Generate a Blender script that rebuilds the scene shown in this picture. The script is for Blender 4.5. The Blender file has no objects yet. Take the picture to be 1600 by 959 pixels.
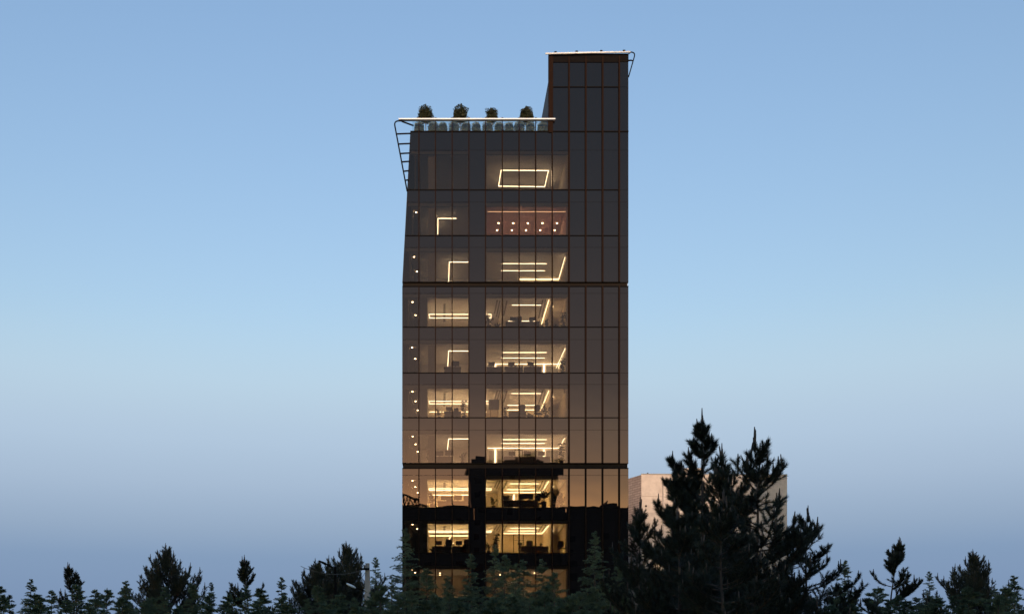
import bpy, math, random
import numpy as np
from mathutils import Vector, Matrix

# ------------------------------------------------------------------ camera
SC = bpy.context.scene
COL = SC.collection
CAM_D, HOR, VPX, EYE = 90.0, 1030.0, 690.0, 1.6      # distance to facade, horizon row, vanishing column, eye height
FPX = CAM_D / 0.055                                  # focal length in photograph pixels
CX = (VPX - 800.0) * 0.055
cam = bpy.data.cameras.new('camera')
camo = bpy.data.objects.new('camera', cam)
COL.objects.link(camo)
camo.location = (CX, -CAM_D, EYE)
camo.rotation_euler = (math.pi / 2, 0, 0)
cam.sensor_fit = 'HORIZONTAL'; cam.sensor_width = 36.0
cam.lens = 36.0 * FPX / 1600.0
cam.shift_x = (800.0 - VPX) / 1600.0
cam.shift_y = (HOR - 479.5) / 1600.0
cam.clip_start = 0.5; cam.clip_end = 6000
SC.camera = camo

# ------------------------------------------------------------------ sky, sun, exposure
SUN_EL, SUN_AZ = -0.5, 180.0                         # just set, behind the camera
SC.view_settings.view_transform = 'Standard'
SC.view_settings.look = 'None'
SC.view_settings.gamma = 1.0
SC.view_settings.use_curve_mapping = False
SC.view_settings.exposure = 2.74
SC.cycles.light_sampling_threshold = 0.0
SC.cycles.max_bounces = 10
SC.cycles.diffuse_bounces = 4
SC.cycles.transparent_max_bounces = 32
SC.cycles.sample_clamp_indirect = 4.0

world = bpy.data.worlds.new('World'); SC.world = world; world.use_nodes = True
nt = world.node_tree; N = nt.nodes; L = nt.links
bg = N['Background']; bg.inputs['Strength'].default_value = 0.15
sky = N.new('ShaderNodeTexSky'); sky.sky_type = 'NISHITA'; sky.sun_disc = False
sky.sun_elevation = math.radians(SUN_EL); sky.sun_rotation = math.radians(SUN_AZ)
tc = N.new('ShaderNodeTexCoord'); sep = N.new('ShaderNodeSeparateXYZ'); L.new(tc.outputs['Generated'], sep.inputs[0])
def wmix(kind, a, b, fac=None):
    m = N.new('ShaderNodeMix'); m.data_type = 'RGBA'; m.blend_type = kind; m.inputs[0].default_value = 1.0
    for sock, v in ((6, a), (7, b)):
        if isinstance(v, tuple): m.inputs[sock].default_value = v + (1,)
        else: L.new(v, m.inputs[sock])
    if fac is not None: L.new(fac, m.inputs[0])
    return m.outputs[2]
def wramp(src, pts, interp='EASE'):
    r = N.new('ShaderNodeValToRGB'); e = r.color_ramp.elements; r.color_ramp.interpolation = interp
    while len(e) < len(pts): e.new(0.5)
    for el, (p, c) in zip(e, pts):
        el.position = p; el.color = (c if isinstance(c, tuple) else (c, c, c)) + (1,)
    L.new(src, r.inputs[0]); return r.outputs[0]
zc = sep.outputs['Z']
wb = wmix('MULTIPLY', sky.outputs[0], (0.865, 1.19, 1.64))           # camera white balance of the dusk air
# multiply scattered light of the earth shadow opposite the set sun (the sky node scatters once only)
lowsky = wramp(zc, [(0.20, 1.0), (0.32, 0.0)])
belt = wramp(zc, [(0.0, (0.17, 0.25, 0.42)), (0.0955, (0.23, 0.335, 0.50)), (0.1213, (0.295, 0.40, 0.55)), (0.163, (0.385, 0.50, 0.65)), (0.2007, (0.44, 0.57, 0.72)), (0.254, (0.478, 0.62, 0.77))], 'LINEAR')
anti = wmix('MIX', wb, belt, lowsky)
boost = wramp(zc, [(0.0, (0.92, 0.80, 0.60)), (0.125, (0.90, 0.79, 0.60)), (0.18, (0.50, 0.46, 0.40)), (0.27, (0.28, 0.27, 0.265)), (0.48, (0.20, 0.235, 0.26)), (0.95, 0.285)])
sunny = wmix('MULTIPLY', wb, boost)
sunny = wmix('MULTIPLY', sunny, (3.5, 3.5, 3.5))
azr = N.new('ShaderNodeMapRange'); azr.inputs['From Min'].default_value = 0.55; azr.inputs['From Max'].default_value = -0.65
azr.interpolation_type = 'SMOOTHSTEP'; L.new(sep.outputs['Y'], azr.inputs['Value'])
full = wmix('MIX', anti, sunny, azr.outputs[0])
L.new(full, bg.inputs['Color'])

sun = bpy.data.lights.new('sun', 'SUN'); suno = bpy.data.objects.new('sun', sun); COL.objects.link(suno)
sun.energy = 0.56; sun.angle = math.radians(2.0); sun.color = (1.0, 0.70, 0.51)
suno.rotation_euler = (math.radians(90 - 7.0), 0, math.radians(-8.0))                 # afterglow from behind the camera
suno.location = (CX, -200, 60)

# ------------------------------------------------------------------ helpers
RNG = random.Random(7)
def U(px, py, Y=0.0):
    k = (CAM_D + Y) / FPX
    return Vector((CX + (px - VPX) * k, Y, EYE + (HOR - py) * k))
def fx(px): return (px - 800.0) * 0.055
def fz(py): return EYE + (HOR - py) * 0.055

MATS = {}
def newmat(name):
    m = bpy.data.materials.new(name); m.use_nodes = True; MATS[name] = m
    return m, m.node_tree.nodes, m.node_tree.links, m.node_tree.nodes['Principled BSDF']
def noise_mat(name, c1, c2, scale=4.0, rough=0.6, metal=0.0, bump=0.0, detail=4.0, stretch=(1, 1, 1), spec=0.5, world_space=False):
    m, n, l, p = newmat(name)
    t = n.new('ShaderNodeTexCoord'); mp = n.new('ShaderNodeMapping'); mp.inputs['Scale'].default_value = stretch
    if world_space:
        g = n.new('ShaderNodeNewGeometry'); l.new(g.outputs['Position'], mp.inputs[0])
    else: l.new(t.outputs['Object'], mp.inputs[0])
    nz = n.new('ShaderNodeTexNoise'); nz.inputs['Scale'].default_value = scale; nz.inputs['Detail'].default_value = detail
    l.new(mp.outputs[0], nz.inputs['Vector'])
    r = n.new('ShaderNodeValToRGB'); r.color_ramp.elements[0].position = 0.3; r.color_ramp.elements[1].position = 0.7
    r.color_ramp.elements[0].color = c1 + (1,); r.color_ramp.elements[1].color = c2 + (1,)
    l.new(nz.outputs['Fac'], r.inputs[0]); l.new(r.outputs[0], p.inputs['Base Color'])
    p.inputs['Roughness'].default_value = rough; p.inputs['Metallic'].default_value = metal
    p.inputs['Specular IOR Level'].default_value = spec
    if bump:
        b = n.new('ShaderNodeBump'); b.inputs['Strength'].default_value = bump; b.inputs['Distance'].default_value = 0.02
        l.new(nz.outputs['Fac'], b.inputs['Height']); l.new(b.outputs[0], p.inputs['Normal'])
    return m
def emit_mat(name, col, strength):
    m, n, l, p = newmat(name)
    p.inputs['Base Color'].default_value = (0.8, 0.8, 0.8, 1)
    p.inputs['Emission Color'].default_value = col + (1,); p.inputs['Emission Strength'].default_value = strength
    return m
def leaf_mat(name, c1, c2, trans=0.0, rough=0.55):
    m, n, l, p = newmat(name)
    g = n.new('ShaderNodeNewGeometry'); r = n.new('ShaderNodeValToRGB')
    r.color_ramp.elements[0].color = c1 + (1,); r.color_ramp.elements[1].color = c2 + (1,)
    l.new(g.outputs['Random Per Island'], r.inputs[0])
    nz = n.new('ShaderNodeTexNoise'); nz.inputs['Scale'].default_value = 0.9
    t = n.new('ShaderNodeTexCoord'); l.new(t.outputs['Object'], nz.inputs['Vector'])
    mr = n.new('ShaderNodeMapRange'); mr.inputs[1].default_value = 0.3; mr.inputs[2].default_value = 0.7; mr.inputs[3].default_value = 0.7; mr.inputs[4].default_value = 1.25
    l.new(nz.outputs['Fac'], mr.inputs[0])
    mx = n.new('ShaderNodeMix'); mx.data_type = 'RGBA'; mx.blend_type = 'MULTIPLY'; mx.inputs[0].default_value = 1
    l.new(r.outputs[0], mx.inputs[6]); l.new(mr.outputs[0], mx.inputs[7]); l.new(mx.outputs[2], p.inputs['Base Color'])
    p.inputs['Roughness'].default_value = rough; p.inputs['Specular IOR Level'].default_value = 0.25
    return m

def glass_mat(name, ior, refl, trans):
    """Coated architectural glass: a tinted mirror image of what lies opposite over a tinted view inside."""
    m, n, l, p = newmat(name); n.remove(p)
    out = n['Material Output']
    gl = n.new('ShaderNodeBsdfGlossy'); gl.inputs['Roughness'].default_value = 0.0; gl.inputs['Color'].default_value = refl + (1,)
    if trans is None:
        tr = n.new('ShaderNodeBsdfDiffuse'); tr.inputs['Color'].default_value = (0.003, 0.003, 0.004, 1)
    else:
        tr = n.new('ShaderNodeBsdfTransparent'); tr.inputs['Color'].default_value = trans + (1,)
    fr = n.new('ShaderNodeFresnel'); fr.inputs['IOR'].default_value = ior
    geo = n.new('ShaderNodeNewGeometry'); inv = n.new('ShaderNodeMath'); inv.operation = 'SUBTRACT'; inv.inputs[0].default_value = 1.0
    l.new(geo.outputs['Backfacing'], inv.inputs[1])
    mul = n.new('ShaderNodeMath'); mul.operation = 'MULTIPLY'; l.new(fr.outputs[0], mul.inputs[0]); l.new(inv.outputs[0], mul.inputs[1])
    # slow roller-wave distortion of toughened glass
    g2 = n.new('ShaderNodeNewGeometry'); nz = n.new('ShaderNodeTexNoise'); nz.inputs['Scale'].default_value = 0.55; nz.inputs['Detail'].default_value = 1.0
    l.new(g2.outputs['Position'], nz.inputs['Vector'])
    bp = n.new('ShaderNodeBump'); bp.inputs['Strength'].default_value = 1.0; bp.inputs['Distance'].default_value = 0.0035
    l.new(nz.outputs['Fac'], bp.inputs['Height']); l.new(bp.outputs[0], gl.inputs['Normal'])
    mix = n.new('ShaderNodeMixShader'); l.new(mul.outputs[0], mix.inputs[0]); l.new(tr.outputs[0], mix.inputs[1]); l.new(gl.outputs[0], mix.inputs[2])
    l.new(mix.outputs[0], out.inputs['Surface'])
    return m

BRONZE = (1.0, 0.68, 0.50)
glass_mat('vision_glass', 1.64, BRONZE, (0.46, 0.44, 0.405))
glass_mat('spandrel_glass', 1.64, BRONZE, None)
glass_mat('clear_glass', 1.5, (0.9, 0.95, 1.0), (0.86, 0.90, 0.90))
noise_mat('bronze_metal', (0.013, 0.0075, 0.0055), (0.019, 0.011, 0.008), 6, 0.85, 0.0, spec=0.03)
noise_mat('dark_metal', (0.006, 0.0055, 0.0055), (0.010, 0.009, 0.009), 6, 0.85, spec=0.03)
noise_mat('band_metal', (0.013, 0.011, 0.010), (0.018, 0.015, 0.013), 3, 0.85, spec=0.03)
noise_mat('pale_metal', (0.66, 0.72, 0.77), (0.76, 0.82, 0.87), 5, 0.35)
noise_mat('side_cladding', (0.030, 0.030, 0.034), (0.045, 0.044, 0.048), 1.5, 0.65, spec=0.25)
noise_mat('concrete', (0.25, 0.23, 0.21), (0.36, 0.33, 0.30), 5, 0.85, bump=0.3)
noise_mat('white_plaster', (0.66, 0.62, 0.56), (0.74, 0.70, 0.64), 1.2, 0.8)
noise_mat('beige_plaster', (0.56, 0.48, 0.36), (0.64, 0.55, 0.42), 1.2, 0.7)
noise_mat('grey_wall', (0.16, 0.15, 0.14), (0.21, 0.20, 0.18), 1.0, 0.8)
noise_mat('pink_wood', (0.46, 0.30, 0.235), (0.50, 0.33, 0.26), 0.5, 0.6)
noise_mat('carpet', (0.30, 0.27, 0.23), (0.38, 0.34, 0.29), 30, 0.95)
noise_mat('dark_wood', (0.045, 0.026, 0.016), (0.08, 0.048, 0.03), 3, 0.45, stretch=(1, 8, 8))
noise_mat('dark_fabric', (0.025, 0.025, 0.028), (0.045, 0.044, 0.046), 40, 0.9)
noise_mat('black_plastic', (0.012, 0.012, 0.013), (0.02, 0.02, 0.021), 20, 0.4)
noise_mat('grey_board', (0.22, 0.21, 0.20), (0.27, 0.26, 0.25), 2, 0.6)
noise_mat('pot_clay', (0.035, 0.032, 0.03), (0.06, 0.055, 0.05), 6, 0.7)
noise_mat('curtain_cloth', (0.40, 0.36, 0.30), (0.50, 0.45, 0.38), 5, 0.9, stretch=(12, 1, 0.2))
noise_mat('bark', (0.045, 0.033, 0.025), (0.11, 0.08, 0.06), 7, 0.95, bump=0.6, stretch=(1, 1, 0.3))
noise_mat('soil', (0.03, 0.025, 0.02), (0.06, 0.05, 0.035), 2, 1.0, bump=0.4)
noise_mat('ground_earth', (0.035, 0.035, 0.02), (0.08, 0.07, 0.05), 0.3, 1.0, bump=0.3, world_space=True)
noise_mat('shade_wall', (0.15, 0.15, 0.155), (0.22, 0.22, 0.23), 0.4, 0.9)
noise_mat('limestone', (0.46, 0.395, 0.34), (0.60, 0.52, 0.445), 1.6, 0.85, bump=0.15, detail=8)
noise_mat('dark_window', (0.02, 0.022, 0.026), (0.03, 0.032, 0.036), 1, 0.08)
emit_mat('lamp_strip', (1.0, 0.75, 0.48), 2.9)
emit_mat('lamp_cove', (1.0, 0.70, 0.38), 4.5)
for nm_, st_, c_ in (('dusky', 0.5, (1.0, .74, .5)), ('faint', 1.3, (1.0, .70, .42)), ('soft', 4.6, (1.0, .69, .40)), ('mid', 9.5, (1.0, .69, .39)), ('strong', 17.0, (1.0, .68, .36)), ('yellow', 25.0, (1.0, .68, .27)), ('yellow_strong', 27.0, (1.0, .68, .29)), ('pink', 6.5, (1.0, .60, .40))):
    emit_mat('added_trough_' + nm_, c_, st_)  # glow of the fill lights added on the office floors
emit_mat('lamp_bulb', (1.0, 0.66, 0.35), 20.0)
emit_mat('lamp_dim', (1.0, 0.56, 0.28), 0.8)
leaf_mat('pine_needles', (0.016, 0.022, 0.016), (0.040, 0.052, 0.036))
leaf_mat('left_pine_needles', (0.024, 0.030, 0.020), (0.062, 0.070, 0.044))
leaf_mat('cedar_needles', (0.066, 0.097, 0.054), (0.165, 0.212, 0.125))
leaf_mat('shrub_leaves', (0.08, 0.095, 0.06), (0.19, 0.21, 0.14))
leaf_mat('terrace_tree_leaves', (0.012, 0.016, 0.008), (0.034, 0.042, 0.020))
leaf_mat('house_plant_leaves', (0.03, 0.05, 0.02), (0.08, 0.11, 0.05))

# coursed stone for the side of the neighbouring building
def stone_course():
    m, n, l, p = newmat('stone_courses')
    g = n.new('ShaderNodeNewGeometry'); s = n.new('ShaderNodeSeparateXYZ'); l.new(g.outputs['Position'], s.inputs[0])
    c = n.new('ShaderNodeCombineXYZ'); l.new(s.outputs['Y'], c.inputs[0]); l.new(s.outputs['Z'], c.inputs[1])
    b = n.new('ShaderNodeTexBrick'); b.inputs['Scale'].default_value = 1.0; b.inputs['Brick Width'].default_value = 0.9; b.inputs['Row Height'].default_value = 0.26
    b.inputs['Mortar Size'].default_value = 0.025; b.inputs['Color1'].default_value = (0.47, 0.37, 0.31, 1); b.inputs['Color2'].default_value = (0.37, 0.29, 0.245, 1)
    b.inputs['Mortar'].default_value = (0.20, 0.155, 0.13, 1)
    l.new(c.outputs[0], b.inputs['Vector']); l.new(b.outputs['Color'], p.inputs['Base Color']); p.inputs['Roughness'].default_value = 0.9
    bp = n.new('ShaderNodeBump'); bp.inputs['Strength'].default_value = 0.5; bp.inputs['Distance'].default_value = 0.03; bp.invert = True
    l.new(b.outputs['Fac'], bp.inputs['Height']); l.new(bp.outputs[0], p.inputs['Normal'])
stone_course()

def tag(o, label, cat, group=None):
    o['label'] = label; o['category'] = cat
    if group: o['group'] = group
    return o
def empty(name, loc, label=None, cat=None, group=None):
    o = bpy.data.objects.new(name, None); COL.objects.link(o); o.location = loc; o.empty_display_size = 0.2
    if label: tag(o, label, cat, group)
    return o
def world_of(o):
    v = Vector(o.location); p = o.parent
    while p: v += Vector(p.location); p = p.parent
    return v
def link(name, me, parent=None, loc=(0, 0, 0)):
    o = bpy.data.objects.new(name, me); COL.objects.link(o); o.location = loc
    if parent: o.parent = parent
    return o
CUBES = {}
def cube_mesh(mat):
    if mat not in CUBES:
        me = bpy.data.meshes.new('block_' + mat)
        v = [(x, y, z) for x in (-.5, .5) for y in (-.5, .5) for z in (-.5, .5)]
        f = [(0, 1, 3, 2), (4, 6, 7, 5), (0, 4, 5, 1), (2, 3, 7, 6), (0, 2, 6, 4), (1, 5, 7, 3)]
        me.from_pydata(v, [], f); me.materials.append(MATS[mat]); CUBES[mat] = me
    return CUBES[mat]
def box(name, x0, x1, y0, y1, z0, z1, mat, parent=None, rot=None):
    """A block between world coordinates, sharing one mesh per material."""
    c = Vector(((x0 + x1) / 2, (y0 + y1) / 2, (z0 + z1) / 2))
    if parent: c -= world_of(parent)
    o = link(name, cube_mesh(mat), parent, c)
    if parent is not None and parent.type == 'MESH' and parent.data in CUBES.values():
        raise RuntimeError('scaled parent ' + parent.name)
    o.scale = (abs(x1 - x0), abs(y1 - y0), abs(z1 - z0))
    if rot: o.rotation_euler = rot
    return o
class MB:
    """Collects boxes, tubes, prisms and lathes into one mesh."""
    def __init__(s): s.v = []; s.f = []
    def add(s, v, f):
        b = len(s.v); s.v += [tuple(x) for x in v]; s.f += [tuple(i + b for i in q) for q in f]; return s
    def box(s, x0, x1, y0, y1, z0, z1):
        v = [(x, y, z) for x in (x0, x1) for y in (y0, y1) for z in (z0, z1)]
        return s.add(v, [(0, 1, 3, 2), (4, 6, 7, 5), (0, 4, 5, 1), (2, 3, 7, 6), (0, 2, 6, 4), (1, 5, 7, 3)])
    def tube(s, pts, rad, n=6, cap=True):
        pts = [Vector(p) for p in pts]; k = len(pts)
        rad = [rad] * k if not isinstance(rad, (list, tuple)) else rad
        vs = []
        for i, p in enumerate(pts):
            d = (pts[min(i + 1, k - 1)] - pts[max(i - 1, 0)]).normalized()
            a = d.orthogonal().normalized() if i == 0 else (pa - d * pa.dot(d)).normalized()
            pa = a; b = d.cross(a)
            for j in range(n):
                t = 2 * math.pi * j / n
                vs.append(p + (a * math.cos(t) + b * math.sin(t)) * rad[i])
        f = [(i * n + j, i * n + (j + 1) % n, (i + 1) * n + (j + 1) % n, (i + 1) * n + j) for i in range(k - 1) for j in range(n)]
        if cap: f += [tuple(reversed(range(n))), tuple((k - 1) * n + j for j in range(n))]
        return s.add(vs, f)
    def lathe(s, prof, n=12, c=(0, 0, 0)):
        vs = [(c[0] + r * math.cos(2 * math.pi * j / n), c[1] + r * math.sin(2 * math.pi * j / n), c[2] + z) for r, z in prof for j in range(n)]
        k = len(prof)
        f = [(i * n + j, i * n + (j + 1) % n, (i + 1) * n + (j + 1) % n, (i + 1) * n + j) for i in range(k - 1) for j in range(n)]
        f += [tuple(reversed(range(n))), tuple((k - 1) * n + j for j in range(n))]
        return s.add(vs, f)
    def prism(s, poly, y0, y1):
        """poly: (x,z) outline, extruded between y0 and y1."""
        n = len(poly)
        v = [(x, y0, z) for x, z in poly] + [(x, y1, z) for x, z in poly]
        return s.add(v, [tuple(range(n)), tuple(reversed(range(n, 2 * n)))] + [(j, j + n, (j + 1) % n + n, (j + 1) % n) for j in range(n)])
    def footprint(s, poly, z0, z1):
        n = len(poly)
        v = [(x, y, z0) for x, y in poly] + [(x, y, z1) for x, y in poly]
        return s.add(v, [tuple(reversed(range(n))), tuple(range(n, 2 * n))] + [(j, (j + 1) % n, (j + 1) % n + n, j + n) for j in range(n)])
    def mesh(s, name, mat, smooth=False):
        me = bpy.data.meshes.new(name); me.from_pydata(s.v, [], s.f); me.materials.append(MATS[mat])
        if smooth: me.polygons.foreach_set('use_smooth', [True] * len(me.polygons))
        me.update(); return me
    def build(s, name, mat, parent=None, smooth=False, loc=(0, 0, 0)):
        """Vertices are in world coordinates when a top-level parent is given."""
        if parent:
            w = world_of(parent); s.v = [(x - w.x, y - w.y, z - w.z) for x, y, z in s.v]
        return link(name, s.mesh(name, mat, smooth), parent, loc)
def copy_tree(o, parent=None):
    c = o.copy(); COL.objects.link(c)
    if parent is not None: c.parent = parent
    for ch in list(o.children): copy_tree(ch, c)
    return c
def tri_mesh(name, tris, mat):
    """tris: array (n,3,3)."""
    n = len(tris); me = bpy.data.meshes.new(name)
    me.vertices.add(3 * n); me.vertices.foreach_set('co', np.ascontiguousarray(tris, dtype=np.float32).ravel())
    me.loops.add(3 * n); me.loops.foreach_set('vertex_index', np.arange(3 * n, dtype=np.int32))
    me.polygons.add(n); me.polygons.foreach_set('loop_start', np.arange(0, 3 * n, 3, dtype=np.int32))
    me.polygons.foreach_set('loop_total', np.full(n, 3, dtype=np.int32))
    me.materials.append(MATS[mat]); me.update(calc_edges=True); return me

# ------------------------------------------------------------------ ground
g = MB(); R_ = 3000
g.add([(-R_, -R_, 0), (R_, -R_, 0), (R_, R_, 0), (-R_, R_, 0)], [(0, 1, 2, 3)])
go = g.build('ground', 'ground_earth'); go['kind'] = 'structure'

# ------------------------------------------------------------------ office building
FLOORS = [  # (top of storey glass, thin joint, bottom line) in photograph rows
    (206, 235, 297), (297, 316, 368.4), (368.4, 386.6, 441), (447.5, 458.4, 511), (511, 530.4, 582.6),
    (582.6, 600.4, 652.4), (652.4, 671.4, 723.5), (731.3, 742.3, 793), (793, 811.8, 863.6), (863.6, 882.5, 934),
    (934, 953, 1004), (1004, 1012, 1058.5)]
MULL = [654.6, 680.4, 706.5, 732.6, 758.5, 784.8, 811, 836.8, 862.7, 888.9, 915, 941.3, 967.3]
XR = 982.0
def left_edge(py):
    return 641 + (py - 206) / (441 - 206) * (628.5 - 641) if py < 441 else 628.5
OB = empty('office_building', (fx(805), 0, 0), 'tall dark glass office tower with lit rooms and a roof terrace', 'building')
PANE_N = 0
def pane(name, xa, xb, za, zb, mat):
    g_ = 0.012
    o = box(name, xa + g_, xb - g_, -0.012, 0.012, za + g_, zb - g_, mat, OB)
    o.rotation_euler = (RNG.gauss(0, 0.0012), 0, RNG.gauss(0, 0.0016))
    return o
def skew_pane(name, pa, pb, mat):
    """left-edge pane with a slanted side: pa=(row top,row bottom)"""
    t, b = pa; xb = fx(pb)
    m = MB().prism([(fx(left_edge(b)) + .02, fz(b) + .012), (xb - .012, fz(b) + .012), (xb - .012, fz(t) - .012), (fx(left_edge(t)) + .02, fz(t) - .012)], -0.012, 0.012)
    return m.build(name, mat, OB)
VISION_COLS = {0, 1, 2, 3, 5, 6, 7, 8, 9}
for fi, (t, j, b) in enumerate(FLOORS):
    edges = MULL + [XR]
    for c in range(14):
        vis = c in VISION_COLS
        if c == 0:
            if t < 441:
                skew_pane('spandrel_panel', (t, j), edges[0], 'spandrel_glass'); skew_pane('glass_pane', (j, b), edges[0], 'vision_glass')
                continue
            xa = fx(628.5)
        else: xa = fx(edges[c - 1])
        xb = fx(edges[c])
        pane('spandrel_panel', xa, xb, fz(j), fz(t), 'spandrel_glass')
        pane('glass_pane' if vis else 'opaque_panel', xa, xb, fz(b), fz(j), 'vision_glass' if vis else 'spandrel_glass')
# penthouse panels
for (t, b) in ((97.5, 136.5), (136.5, 206)):
    ed = [864, 888.9, 915, 941.3, 967.3, 982]
    for c in range(5): pane('opaque_panel', fx(ed[c]), fx(ed[c + 1]), fz(b), fz(t), 'spandrel_glass')
# dark backing behind the joints so no daylight leaks through the gaps
for c, x in enumerate(MULL):
    w = 0.042 if x < 885 else 0.062
    segs = [(206 if x < 885 else 90, 441), (447.5, 723.5), (731.3, 1058.5)]
    for (t, b) in segs:
        box('mullion', fx(x) - w, fx(x) + w, -0.20, 0.10, fz(b), fz(t), 'bronze_metal', OB)
for fi, (t, j, b) in enumerate(FLOORS):
    x0, x1 = fx(left_edge(b)) + 0.01, fx(967.3)
    box('transom', x0, x1, -0.075, 0.09, fz(b) - 0.035, fz(b) + 0.035, 'dark_metal', OB)
    box('joint_profile', fx(left_edge(j)) + 0.02, fx(XR) - 0.01, 0.0, 0.06, fz(j) - 0.03, fz(j) + 0.03, 'dark_metal', OB)
    box('joint_profile', x1, fx(XR) - 0.012, 0.0, 0.06, fz(b) - 0.03, fz(b) + 0.03, 'dark_metal', OB)
for t in (447.5, 731.3):
    box('transom', fx(628.6), fx(XR) - .004, -0.075, 0.09, fz(t) - 0.04, fz(t) + 0.03, 'dark_metal', OB)
box('transom', fx(641) + .005, fx(XR) - .004, -0.075, 0.09, fz(206) - 0.045, fz(206) + 0.045, 'dark_metal', OB)
for py in (97.5, 136.5):
    box('transom', fx(864), fx(967.3), -0.075, 0.09, fz(py) - 0.035, fz(py) + 0.035, 'dark_metal', OB)
# recessed bands between the three stacked volumes
for (t, b) in ((441, 447.5), (723.5, 731.3)):
    box('recessed_band', fx(629.5), fx(980.3), 0.10, 0.35, fz(b), fz(t), 'band_metal', OB)
# slabs and ceilings
DEPTH = 22.0
INX0, INX1 = fx(629.5), fx(981)
for fi, (t, j, b) in enumerate(FLOORS[:10]):
    xl = fx(left_edge(j)) + 0.08
    box('floor_slab', fx(left_edge(b)) + .1, INX1, 0.11, DEPTH - .3, fz(b) - 0.45, fz(b) - 0.06, 'carpet', OB)
    box('ceiling_bulkhead', xl, INX1, 0.10, 0.26, fz(j + 5.5), fz(t) - 0.5, 'grey_wall', OB)
# outer shell
sw = MB()
for (t, b) in ((206, 441), (447.5, 723.5), (731.3, 1058.5)):
    xt, xb = fx(left_edge(t)), fx(left_edge(b))
    sw.prism([(xb, fz(b)), (xb + .12, fz(b)), (xt + .12, fz(t)), (xt, fz(t))], 0.03, DEPTH)
sw.build('side_wall', 'side_cladding', OB)
for (t, b) in ((84.5, 441), (447.5, 723.5), (731.3, 1058.5)):
    box('side_wall', fx(XR) - 0.12, fx(XR), 0.03, DEPTH if b > 600 or t > 300 else DEPTH, fz(b), fz(t if t > 100 else 126), 'side_cladding', OB)
box('back_wall', fx(629), fx(XR) - .13, DEPTH - .25, DEPTH, 0, fz(207), 'side_cladding', OB)
# terrace roof slab
box('terrace_floor', fx(641.5), fx(858), 0.06, DEPTH - .3, fz(212), fz(207.5), 'concrete', OB)
# penthouse
PB = [(fx(857), 0.03), (fx(857) + .3, 0.03), (fx(857) + .3, 12), (fx(857), 12)]
MB().footprint(PB, fz(206) - .2, fz(126)).build('penthouse_wall', 'side_cladding', OB)
box('penthouse_wall', fx(857) + .31, fx(XR) - .13, 11.7, 12.0, fz(206) - .2, fz(126), 'side_cladding', OB)
box('penthouse_roof', fx(857) + .31, fx(XR) - .13, 0.4, 11.69, fz(127.5), fz(126.2), 'dark_metal', OB)
box('penthouse_screen', fx(857), fx(864), -0.10, 0.28, fz(206) - .1, fz(84.5), 'bronze_metal', OB)
box('penthouse_screen', fx(864) + .002, fx(XR), -0.05, 0.28, fz(97.2), fz(84.5), 'dark_metal', OB)
box('penthouse_screen', fx(864) + .003, fx(XR) - .002, 0.10, 0.30, fz(206) + .1, fz(97.4), 'dark_metal', OB)
# shade behind opaque glass columns (shadow boxes)
box('shadow_box', fx(889.5), fx(981) - .05, 0.12, 0.22, 0.1, fz(206) - .1, 'dark_metal', OB)

# roof edge frames -------------------------------------------------
def bend(pts, r, n=5):
    out = [Vector(pts[0])]
    for i in range(1, len(pts) - 1):
        p, a, b = Vector(pts[i]), Vector(pts[i - 1]), Vector(pts[i + 1])
        p0 = p + (a - p).normalized() * r; p1 = p + (b - p).normalized() * r
        for k in range(n + 1):
            t = k / n; out.append(p0 * (1 - t) ** 2 + p * 2 * t * (1 - t) + p1 * t * t)
    out.append(Vector(pts[-1])); return out
YF = -0.32
hr = MB(); hr.box(fx(623), fx(867), YF - .05, YF + .30, fz(190.0), fz(188.2))
hro = hr.build('roof_rail', 'pale_metal', OB)
fr = MB().tube(bend([U(628, 189.2, YF), U(615.5, 189.2, YF), U(636.2, 299, YF)], 0.42), 0.06, 8)
fro = fr.build('edge_frame', 'dark_metal', OB, True)
for py, fx0 in ((209, 620), (224.7, 622.9), (239.6, 625.6), (252.6, 628.0), (267.2, 630.9), (281.4, 633.6)):
    xe = left_edge(py) + 1
    m = MB(); a = U(fx0, py + .6, YF); b_ = U(xe, py - .2, 0)
    m.tube([a, (a + b_) / 2 + Vector((0, 0, .004)), b_], 0.065, 6); m.build('rung', 'dark_metal', fro)
m = MB(); m.tube([U(628, 190, YF), U(646, 196.5, 0.2)], 0.07, 6); m.build('rung', 'dark_metal', fro)
m = MB(); m.tube([U(852, 84.2, -0.3), U(920, 82.6, -0.3), U(985, 81.6, -0.3)], 0.075, 8)
m.build('roof_rail', 'pale_metal', OB, True)
m = MB().tube(bend([U(984.5, 81.7, -0.3), U(993, 82.5, -0.3), U(982, 121, -0.05)], 0.35), 0.05, 8)
fr2 = m.build('edge_frame', 'dark_metal', OB, True)
m = MB(); m.tube([U(981, 95.2, 0.0), U(986, 94.6, -.1), U(989.3, 95.6, -0.25)], [.07, .06, .05], 6); m.build('rung', 'dark_metal', fr2)
m = MB(); m.tube([U(981, 85.5, 0.0), U(985, 82.5, -0.3)], .05, 6); m.build('rung', 'dark_metal', fr2)
for px, py in ((868, 83.3), (901, 82.2), (939.5, 81.3), (975, 80.9)):
    p = U(px, py, -0.3); box('rail_clamp', p.x - .10, p.x + .10, -0.36, -0.22, p.z, p.z + .12, 'dark_metal', OB)
for x in MULL:
    if x < 860:
        box('rail_clamp', fx(x) - .08, fx(x) + .08, -0.36, -0.20, fz(188.1), fz(187.0), 'dark_metal', OB)
        box('balustrade_post', fx(x) - .035, fx(x) + .035, -0.12, -0.02, fz(205.1), fz(190.1), 'bronze_metal', OB)
be = [643.5] + [x for x in MULL if x < 860] + [856.5]
for a, b_ in zip(be[:-1], be[1:]):
    box('balustrade_pane', fx(a) + .04, fx(b_) - .04, -0.085, -0.06, fz(205.2), fz(190.6), 'clear_glass', OB)
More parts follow.
